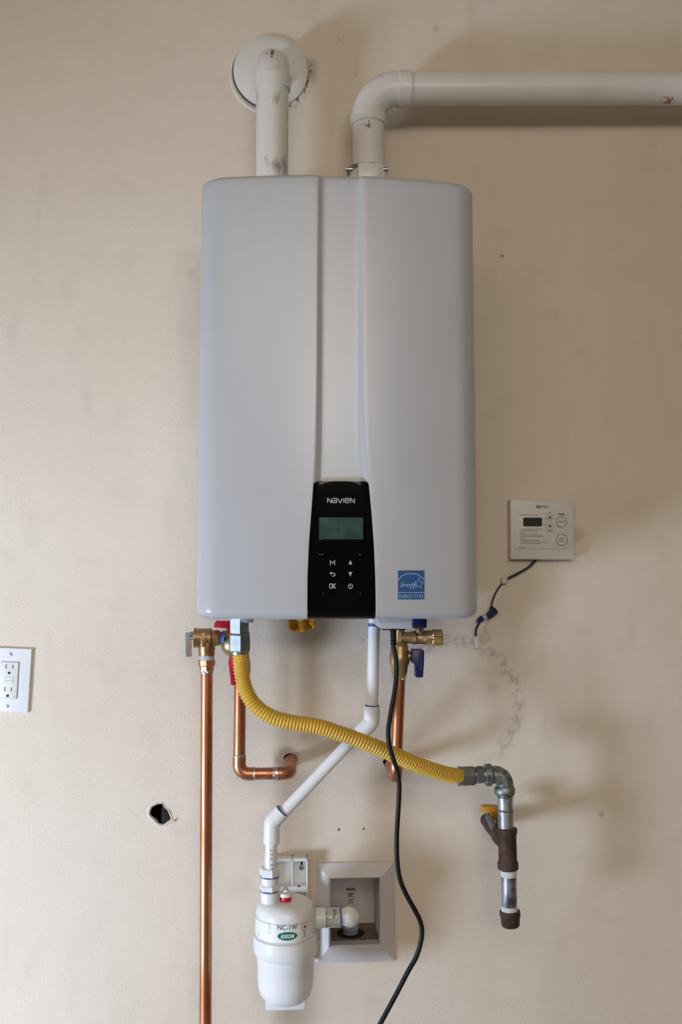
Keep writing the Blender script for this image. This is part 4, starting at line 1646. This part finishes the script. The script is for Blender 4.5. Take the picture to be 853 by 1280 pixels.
# strips so that the oval bends with the label
bm.free()
bm = bmesh.new()
prevp = None
hwid, hhei = (e1[0] - e0[0]) / 2, 40 / 8.53 * un * 1.05
ecx = (e0[0] + e1[0]) / 2
for k in range(25):
    u = -math.cos(math.pi * k / 24)
    h2 = hhei * math.sqrt(max(0.0004, 1 - u * u))
    pr = [bm.verts.new((ecx + hwid * u, 0, ec[1] + h2)), bm.verts.new((ecx + hwid * u, 0, ec[1] - h2))]
    if prevp:
        bm.faces.new((prevp[0], pr[0], pr[1], prevp[1]))
    prevp = pr
obj('oval_emblem', wrap(bm), M['green_lab'], lab, 60, 'green oval emblem')
bm = wrap(text_bm('AXIOM', ecx, ec[1], hwid * 1.4, hhei * .95, 0, italic=.15, bold=.03), RL + .0007)
obj('emblem_lettering', bm, M['label'], lab, 0, 'white AXIOM lettering')
# round seal with red mark, fine print
rc_ = lp(*c3(606, 838))
bm = bmesh.new()
for k in range(3):
    pr = [(rc_[0] + (-.0022 + .0015 * k), rc_[1] + z) for z in (-.0020, .0020)]
    flat(bm, [(pr[0][0], pr[0][1]), (pr[0][0] + .0015, pr[0][1]), (pr[0][0] + .0015, pr[1][1]), (pr[0][0], pr[1][1])])
obj('red_mark', wrap(bm), M['red_ink'], lab, 0)
bm = bmesh.new()
ribbon(bm, disc_pts(rc_[0], rc_[1], .0062, n=24), .0005, True)
for k, wd_ in enumerate((.0072, .0050, .0068, .0040, .0076)):
    zz = lp(*c3(603, 880))[1] - .0024 * k
    for j in range(3):
        xx = rc_[0] - wd_ / 2 + wd_ * j / 3
        ribbon(bm, [(xx, zz), (xx + wd_ / 3.8, zz)], .0011)
obj('seal_print', wrap(bm), M['ink_soft'], lab, 0)
bm = bmesh.new()
for j, (x, y, n_, sc) in enumerate(((235, 800, 5, .006), (235, 885, 3, .008), (100, 715, 4, .005), (115, 900, 3, .008))):
    q = lp(*c3(x, y))
    for k in range(n_):
        wd_ = sc * random.uniform(.6, 1)
        ribbon(bm, [(q[0] - sc / 2, q[1] - .0023 * k), (q[0] - sc / 2 + wd_ * .5, q[1] - .0023 * k), (q[0] - sc / 2 + wd_, q[1] - .0023 * k)], .0008)
obj('fine_print', wrap(bm), M['ink_pale'], lab, 0)
bm = bmesh.new()
for zz in (zl1, zl0):
    prev = None
    for k in range(41):
        t = lerp(A0, A1, k / 40)
        pr = [bm.verts.new((nx + (RL + .0002) * math.sin(t), YN - (RL + .0002) * math.cos(t), zz + d)) for d in (.0004, -.0004)]
        if prev:
            bm.faces.new((prev[0], pr[0], pr[1], prev[1]))
        prev = pr
obj('label_border', bm, M['ink_pale'], lab, 0)
# inlet union on the left of the dome
yi = YN - .012
ui = S(yi)
ix = W(337.5, 1100, yi).x


def iz(py):
    return W(337.5, py, yi).z


bm = bmesh.new()
turn(bm, (ix, yi, iz(1127)), (ix, yi, iz(1085)), [(0, 11 * ui), (.3, 11 * ui), (.31, 10.2 * ui), (1, 10.2 * ui)], 28)
inl = obj('inlet_union', bm, M['pvc_bright'], ne)
for za, zb in ((1095, 1084), (1112.5, 1105)):
    bm = bmesh.new()
    hexnut(bm, (ix, yi, iz(za)), (ix, yi, iz(zb)), 13.0 * ui, R(14), .1)
    obj('union_nut', bm, M['pvc_bright'], inl, 25)
    bm = bmesh.new()
    turn(bm, (ix, yi, iz(za + 1.0)), (ix, yi, iz(za - .5)), [(0, 11.5 * ui), (1, 12.1 * ui)], 28)
    obj('primer_ring', bm, M['blue_glue'], inl)
# flush port: red ring, white knob, steel stud
fx = W(357.3, 1122, YN - .010)
bm = bmesh.new()
turn(bm, (fx.x, YN - .010, nz(1126)), (fx.x, YN - .010, nz(1117)), [(0, .0103), (1, .0103)], 24)
obj('red_ring', bm, M['red'], ne, label='red ring under the flush knob')
bm = bmesh.new()
turn(bm, (fx.x, YN - .010, nz(1117.5)), (fx.x, YN - .010, nz(1112.5)), [(0, .010), (.1, .0124), (.8, .0124), (1, .0112)], 24)
turn(bm, (fx.x, YN - .010, nz(1112)), (fx.x, YN - .010, nz(1109)), [(0, .007), (1, .0055)], 16)
obj('flush_knob', bm, M['plastic'], ne)
bm = bmesh.new()
bmesh.ops.create_uvsphere(bm, u_segments=12, v_segments=8, radius=.0035, matrix=Matrix.Translation(V(fx.x, YN - .010, nz(1108))))
obj('steel_stud', bm, M['lever'], ne)
# outlet stub to the right
zo = W(400, 1146, -0.12).z
bm = bmesh.new()
turn(bm, (nx + RN * .8, YN + .01, zo), (W(408, 1146, -0.12).x, YN + .01, zo), [(0, 12 * un), (.9, 12 * un), (1, 11.6 * un)], 28)
obj('outlet_stub', bm, M['plastic'], ne)
# wall bracket: plate with ribs, and arm behind the body
b0, b1 = W(340, 1072, -.02), W(385.5, 1118, -.02)
bm = bmesh.new()
zbot = W(360, 1206, -.02).z
box(bm, (b0.x, -.008, zbot), (b1.x, 0.0, b0.z), .002)
for px in (341.5, 365.5, 384):
    x = W(px, 1090, -.02).x
    box(bm, (x - .0016, -.028, zbot), (x + .0016, -.004, b0.z), .0008, 1)
box(bm, (b0.x, -.028, b0.z - .006), (b1.x, -.004, b0.z), .0012, 1)
z2 = W(360, 1106, -.02).z
box(bm, (b0.x + .004, -.030, z2 - .012), (b1.x, -.004, z2), .0012, 1)
z3 = W(360, 1125, -.06).z
box(bm, (nx - .024, YN + RN * .75, W(360, 1190, YN).z), (nx + .024, -.004, z3), .002, 1)
br = obj('wall_bracket', bm, M['plastic'], ne)
bm = bmesh.new()
p = W(377.5, 1084.5, -.0085)
turn(bm, (p.x, -.007, p.z), (p.x, -.0105, p.z), [(0, .0052), (.6, .0052), (1, .003)], 16)
obj('mounting_screw', bm, M['screw'], br)
bm = bmesh.new()
p = W(374, 1108, -.031)
box(bm, (p.x - .003, -.0304, p.z - .0012), (p.x + .003, -.0298, p.z + .0012))
p = W(377.5, 1080.5, -.0085)
box(bm, (p.x - .0022, -.0086, p.z - .004), (p.x + .0022, -.0078, p.z + .006))
obj('slot', bm, M['slot'], br, 0)

# ------------------------------------------------------------------ recessed wall box


def c4(x, y):
    return 390 + x / 7.755, 1060 + y / 7.755


wb = thing('recessed_wall_box', 'white plumbing box set into the wall with sloping frame, right of the white cylinder', 'wall box', W(444, 1203, 0))
FO = 0.004
fx0, fx1 = W(395.3, 1140, -FO).x, W(493.6, 1140, -FO).x
fz1, fz0 = W(444, 1078.2, -FO).z, W(444, 1202.5, -FO).z
FI = 0.016
gx0, gx1 = W(411.5, 1140, -FI).x, W(477.2, 1140, -FI).x
gz1, gz0 = W(444, 1097.0, -FI).z, W(444, 1184.5, -FI).z
out_ = [(fx0, fz0), (fx1, fz0), (fx1, fz1), (fx0, fz1)]
in_ = [(gx0, gz0), (gx1, gz0), (gx1, gz1), (gx0, gz1)]
g2 = .0035
in2 = [(gx0 + g2, gz0 + g2), (gx1 - g2, gz0 + g2), (gx1 - g2, gz1 - g2), (gx0 + g2, gz1 - g2)]
for i in range(4):
    j = (i + 1) % 4
    bm = bmesh.new()
    prof = []
    for k in (i, j):
        prof.append([bm.verts.new((*out_[k][:1], 0.0, out_[k][1])), bm.verts.new((out_[k][0], -FO, out_[k][1])),
                     bm.verts.new((in_[k][0], -FI, in_[k][1])), bm.verts.new((in2[k][0], -FI + .004, in2[k][1])), bm.verts.new((in2[k][0], 0.012, in2[k][1])), bm.verts.new((in_[k][0], 0.0, in_[k][1]))])
    a, b_ = prof
    for k in range(len(a)):
        kk = (k + 1) % len(a)
        bm.faces.new((a[k], b_[k], b_[kk], a[kk]))
    bm.faces.new(a[::-1])
    bm.faces.new(b_)
    obj('frame_side', bm, M['boxpvc'], wb, 20)
BD = 0.100
ix0, ix1, iz0, iz1 = in2[0][0], in2[1][0], in2[0][1], in2[2][1]
bm = bmesh.new()


def shell_plane(bm, pts, back):
    f = [bm.verts.new(p) for p in pts]
    g = [bm.verts.new(V(*p) + back) for p in pts]
    bm.faces.new(f)
    bm.faces.new(g[::-1])
    for i in range(len(f)):
        j = (i + 1) % len(f)
        bm.faces.new((f[i], g[i], g[j], f[j]))


shell_plane(bm, [(ix0, BD, iz0), (ix1, BD, iz0), (ix1, BD, iz1), (ix0, BD, iz1)], V(0, .002, 0))
obj('back_panel', bm, M['boxpvc'], wb, 0)
for pts, bk in (([(ix0, .011, iz0), (ix0, BD, iz0), (ix0, BD, iz1), (ix0, .011, iz1)], V(-.002, 0, 0)),
                ([(ix1, .011, iz0), (ix1, BD, iz0), (ix1, BD, iz1), (ix1, .011, iz1)], V(.002, 0, 0)),
                ([(ix0, .011, iz1), (ix1, .011, iz1), (ix1, BD, iz1), (ix0, BD, iz1)], V(0, 0, .002))):
    bm = bmesh.new()
    shell_plane(bm, pts, bk)
    obj('side_panel', bm, M['boxpvc'], wb, 0)
bm = bmesh.new()
shell_plane(bm, [(ix0, .011, iz0), (ix1, .011, iz0), (ix1, BD, iz0), (ix0, BD, iz0)], V(0, 0, -.002))
obj('floor_panel', bm, M['ply'], wb, 0)
# round drain hole in the floor: dark recessed cup
hxc = W(438.5, 1176, .045).x
bm = bmesh.new()
turn(bm, (hxc, .046, iz0 + .0004), (hxc, .046, iz0 + .0012), [(0, .027), (1, .027)], 32)
obj('drain_hole', bm, M['void'], wb, 0)
# small printed sticker on the back
bm = bmesh.new()
yk = BD - .0006


def bk(x, y):
    q = W(*c4(x, y), yk)
    return q.x, q.z


ribbon(bm, [bk(335, 400), bk(420, 400)], 26 / 7.755 * S(yk), y=yk)
st1 = obj('warning_sticker', bm, mat('red_brown_print', (0.30, 0.11, 0.05), .6, vary=.3, vscale=500), wb, 0)
bm = bmesh.new()
ribbon(bm, [bk(340, 440), bk(412, 440)], 12 / 7.755 * S(yk), y=yk)
flat(bm, disc_pts(*bk(372, 458), 17 / 7.755 * S(yk), n=16), yk - .0002)
ribbon(bm, [bk(340, 468), bk(418, 468)], 6 / 7.755 * S(yk), y=yk)
for k in range(4):
    ribbon(bm, [bk(352, 494 + 13 * k), bk(404, 494 + 13 * k)], 6 / 7.755 * S(yk), y=yk)
obj('sticker_print', bm, M['ink_soft'], wb, 0)

# ------------------------------------------------------------------ drain fitting from neutralizer into the box
YU = YN + .01
df = thing('drain_elbow', 'white elbow with clear union leading from neutralizer into wall box', 'pipe fitting', V(hxc, .02, iz0))


def U(x, y, yy=YU):
    return W(*c4(x, y), yy)


uu = S(YU)
xa2, xb2 = W(407.5, 1146, YU).x, W(425.3, 1146, YU).x
bm = bmesh.new()
turn(bm, (xa2, YU, zo), (xb2, YU, zo), [(0, 11.4 * uu), (.04, 11.7 * uu), (.96, 11.7 * uu), (1, 11.4 * uu)], 28)
cu_ = obj('clear_union', bm, M['clear'], df)
bm = bmesh.new()
turn(bm, (xa2 - .002, YU, zo), (xb2 + .006, YU, zo), [(0, 7.4 * uu), (1, 7.4 * uu)], 20)
obj('pipe_stub', bm, M['pvc_bright'], df)
bm = bmesh.new()
for a, b_ in ((xa2 - .0008, xa2 + .001), (xb2 - .001, xb2 + .0022)):
    turn(bm, (a, YU, zo), (b_, YU, zo), [(0, 11.5 * uu), (.5, 11.95 * uu), (1, 11.5 * uu)], 28)
obj('primer_ring', bm, M['blue_glue'], df)
bm = bmesh.new()
yq = YU - 11.8 * uu


def uq(x, y):
    q = W(*c4(x, y), yq)
    return q.x, q.z


for (x, y, wx, wy) in ((222, 605, 30, 24), (225, 640, 26, 20), (215, 672, 18, 30), (248, 690, 10, 18), (205, 715, 14, 8)):
    ribbon(bm, [uq(x - wx / 2, y), uq(x + wx / 2, y)], wy / 7.755 * S(yq), y=yq + .0008)
obj('union_print', bm, M['ink_soft'], cu_, 0)
# elbow: socket, ball-like bend, leg down and back into the box
ex0 = W(427, 1146, YU).x
exc = W(438.5, 1146, YU).x
leg_t = V(hxc, .040, W(437, 1165, .03).z)
kq = V(exc + .001, YU + .004, zo)
legd = V(hxc, .046, iz0 + .016)
bm = bmesh.new()
pts = fillet([V(ex0 - .002, YU, zo), kq, kq + (legd - kq) * .42], .018, 12)
tube(bm, pts, [9.6 * uu + (2.4 * uu) * math.sin(math.pi * min(1, i / (len(pts) - 1) * 1.0)) for i in range(len(pts))], 26)
obj('elbow', bm, M['pvc_bright'], df, 60)
bm = bmesh.new()
tube(bm, [kq + (legd - kq) * .38, legd + (legd - kq).normalized() * .001], 8.4 * uu, 22)
obj('pipe_leg', bm, mat('cream_pvc', (.62, .55, .45), .4, vary=.1), df)
bm = bmesh.new()
pz_ = kq + (legd - kq) * .44
dn = (legd - kq).normalized()
turn(bm, pz_ - dn * .002, pz_ + dn * .002, [(0, 9.4 * uu), (.5, 10.4 * uu), (1, 9.4 * uu)], 24)
pz_ = kq + (legd - kq) * .90
turn(bm, pz_ - dn * .002, pz_ + dn * .003, [(0, 9.6 * uu), (.5, 11 * uu), (1, 10 * uu)], 24)
obj('primer_ring', bm, mat('pale_blue_primer', (.28, .34, .55), .4, vary=.3, vscale=200), df)
bm = bmesh.new()
turn(bm, (legd.x, legd.y, legd.z + .003), (legd.x, legd.y, iz0 + .0005), [(0, .014), (.1, .0152), (1, .0152)], 26)
obj('coupling', bm, M['grey_pvc'], df)

# ------------------------------------------------------------------ power cord
YP = -0.255
pc = thing('power_cord', 'black power cord hanging down from under the heater', 'cord', W(492, 787, YP))
cpts = [(492, 800, -.255), (492.3, 808, -.255), (494.8, 822, -.256), (496.0, 840, -.257), (494.0, 862, -.258), (489.3, 888, -.259), (485.8, 912, -.260), (486.6, 930, -.260), (491.5, 948, -.260), (496.5, 963, -.26), (499.2, 980, -.26), (498.6, 1005, -.26), (496.4, 1041, -.259), (496.8, 1076, -.258),
        (500.6, 1100, -.256), (509, 1120, -.254), (519, 1138, -.252), (526, 1153, -.25), (527.5, 1170, -.25), (521.5, 1194, -.25), (510, 1215, -.25), (496, 1242, -.25), (476, 1279, -.25), (462, 1305, -.25), (450, 1345, -.25), (447, 1450, -.25), (455, 1560, -.25)]
bm = bmesh.new()
tube(bm, spline([W(*p) for p in cpts], 8), 3.05 * S(YP), 14)
obj('cord', bm, M['black'], pc, 60)
bm = bmesh.new()
a, b_ = W(492, 786, YP), W(492.2, 808, YP)
turn(bm, a, b_, [(0, 3.6 * S(YP)), (.1, 3.9 * S(YP)), (.9, 3.2 * S(YP)), (1, 3 * S(YP))], 14)
for k in range(5):
    t = .12 + k * .17
    c_ = a.lerp(b_, t)
    d_ = a.lerp(b_, t + .09)
    turn(bm, c_, d_, [(0, 3.7 * S(YP)), (.3, 4.6 * S(YP)), (.7, 4.6 * S(YP)), (1, 3.7 * S(YP))], 14)
obj('strain_relief', bm, M['black'], pc, 40)

# ------------------------------------------------------------------ yellow film tag under the heater
YT_ = -0.17


def c5(x, y):
    return 355 + x / 18.96, 770 + y / 18.96


tg = thing('yellow_tag', 'crumpled yellow film tag peeking out below the heater, left of panel', 'tag', W(378, 790, YT_))
cols = [(110, 290), (150, 320), (200, 345), (260, 362), (330, 366), (400, 372), (460, 382), (520, 372), (580, 345), (640, 315), (690, 288), (735, 250), (752, 215)]
bm = bmesh.new()
g = []
for i, (x, yb2) in enumerate(cols):
    colv = []
    for j in range(7):
        y = lerp(-40, yb2, j / 6)
        dep = YT_ - .008 * math.sin(i * 1.35) * (.3 + .7 * j / 6) - .004 * math.cos(j * 1.4 + i * .8)
        colv.append(bm.verts.new(W(*c5(x, y), dep)))
    g.append(colv)
for a, b_ in zip(g, g[1:]):
    for j in range(6):
        bm.faces.new((a[j], b_[j], b_[j + 1], a[j + 1]))
r2 = bmesh.ops.solidify(bm, geom=bm.faces[:], thickness=.0006)
obj('film', bm, M['tag'], tg, 60)
bm = bmesh.new()
for (xa, ya, xb3, yb3) in ((425, 130, 440, 275), (455, 125, 470, 250), (515, 120, 528, 270), (235, 120, 240, 180), (300, 125, 390, 140)):
    p, q = W(*c5(xa, ya), YT_ - .0135), W(*c5(xb3, yb3), YT_ - .0135)
    ribbon(bm, [(p.x, p.z), (q.x, q.z)], .0010, y=YT_ - .0135)
obj('tag_print', bm, mat('brown_print', (.20, .10, .02), .6, vary=.3, vscale=600), tg, 0)

# ------------------------------------------------------------------ pieces that can be picked apart become parts of their own


def split_pieces(o):
    me = o.data
    n = len(me.vertices)
    root = list(range(n))

    def find(a):
        while root[a] != a:
            root[a] = root[root[a]]
            a = root[a]
        return a
    for e in me.edges:
        a, b = find(e.vertices[0]), find(e.vertices[1])
        if a != b:
            root[a] = b
    ids = sorted({find(i) for i in range(n)})
    if len(ids) < 2:
        return
    for k in ids[1:] + ids[:1]:
        bm = bmesh.new()
        bm.from_mesh(me)
        bm.verts.ensure_lookup_table()
        bmesh.ops.delete(bm, geom=[v for v in bm.verts if find(v.index) != k], context='VERTS')
        nm = bpy.data.meshes.new(o.name.split('.')[0])
        bm.to_mesh(nm)
        bm.free()
        for m in me.materials:
            nm.materials.append(m)
        if k == ids[0]:
            o.data = nm
        else:
            c = o.copy()
            c.data = nm
            C.objects.link(c)
            c.parent = o.parent


SPLIT = {'solder_joint', 'bottom_bracket', 'clamp_screw', 'elbow_socket', 'tape_wrap', 'thread_tape', 'handle_stem', 'valve_bolt', 'primer_ring', 'lever_hole',
         'contact_slots', 'slot', 'nipple_thread', 'straight_run', 'copper_run', 'lever_pin', 'torn_flap', 'chipped_patch'}
PRINT = {'fine_print', 'lettering', 'key_symbols', 'brand_lettering', 'label_print', 'button_print', 'seal_print', 'sticker_print', 'tag_print', 'union_print', 'keypad_seam', 'label_border',
         'pipe_print', 'ink_mark', 'emblem_lettering', 'red_mark'}
for o in list(bpy.data.objects):
    if o.type != 'MESH':
        continue
    base = o.name.split('.')[0]
    if base in SPLIT:
        split_pieces(o)
    elif base in PRINT:
        o['kind'] = 'stuff'
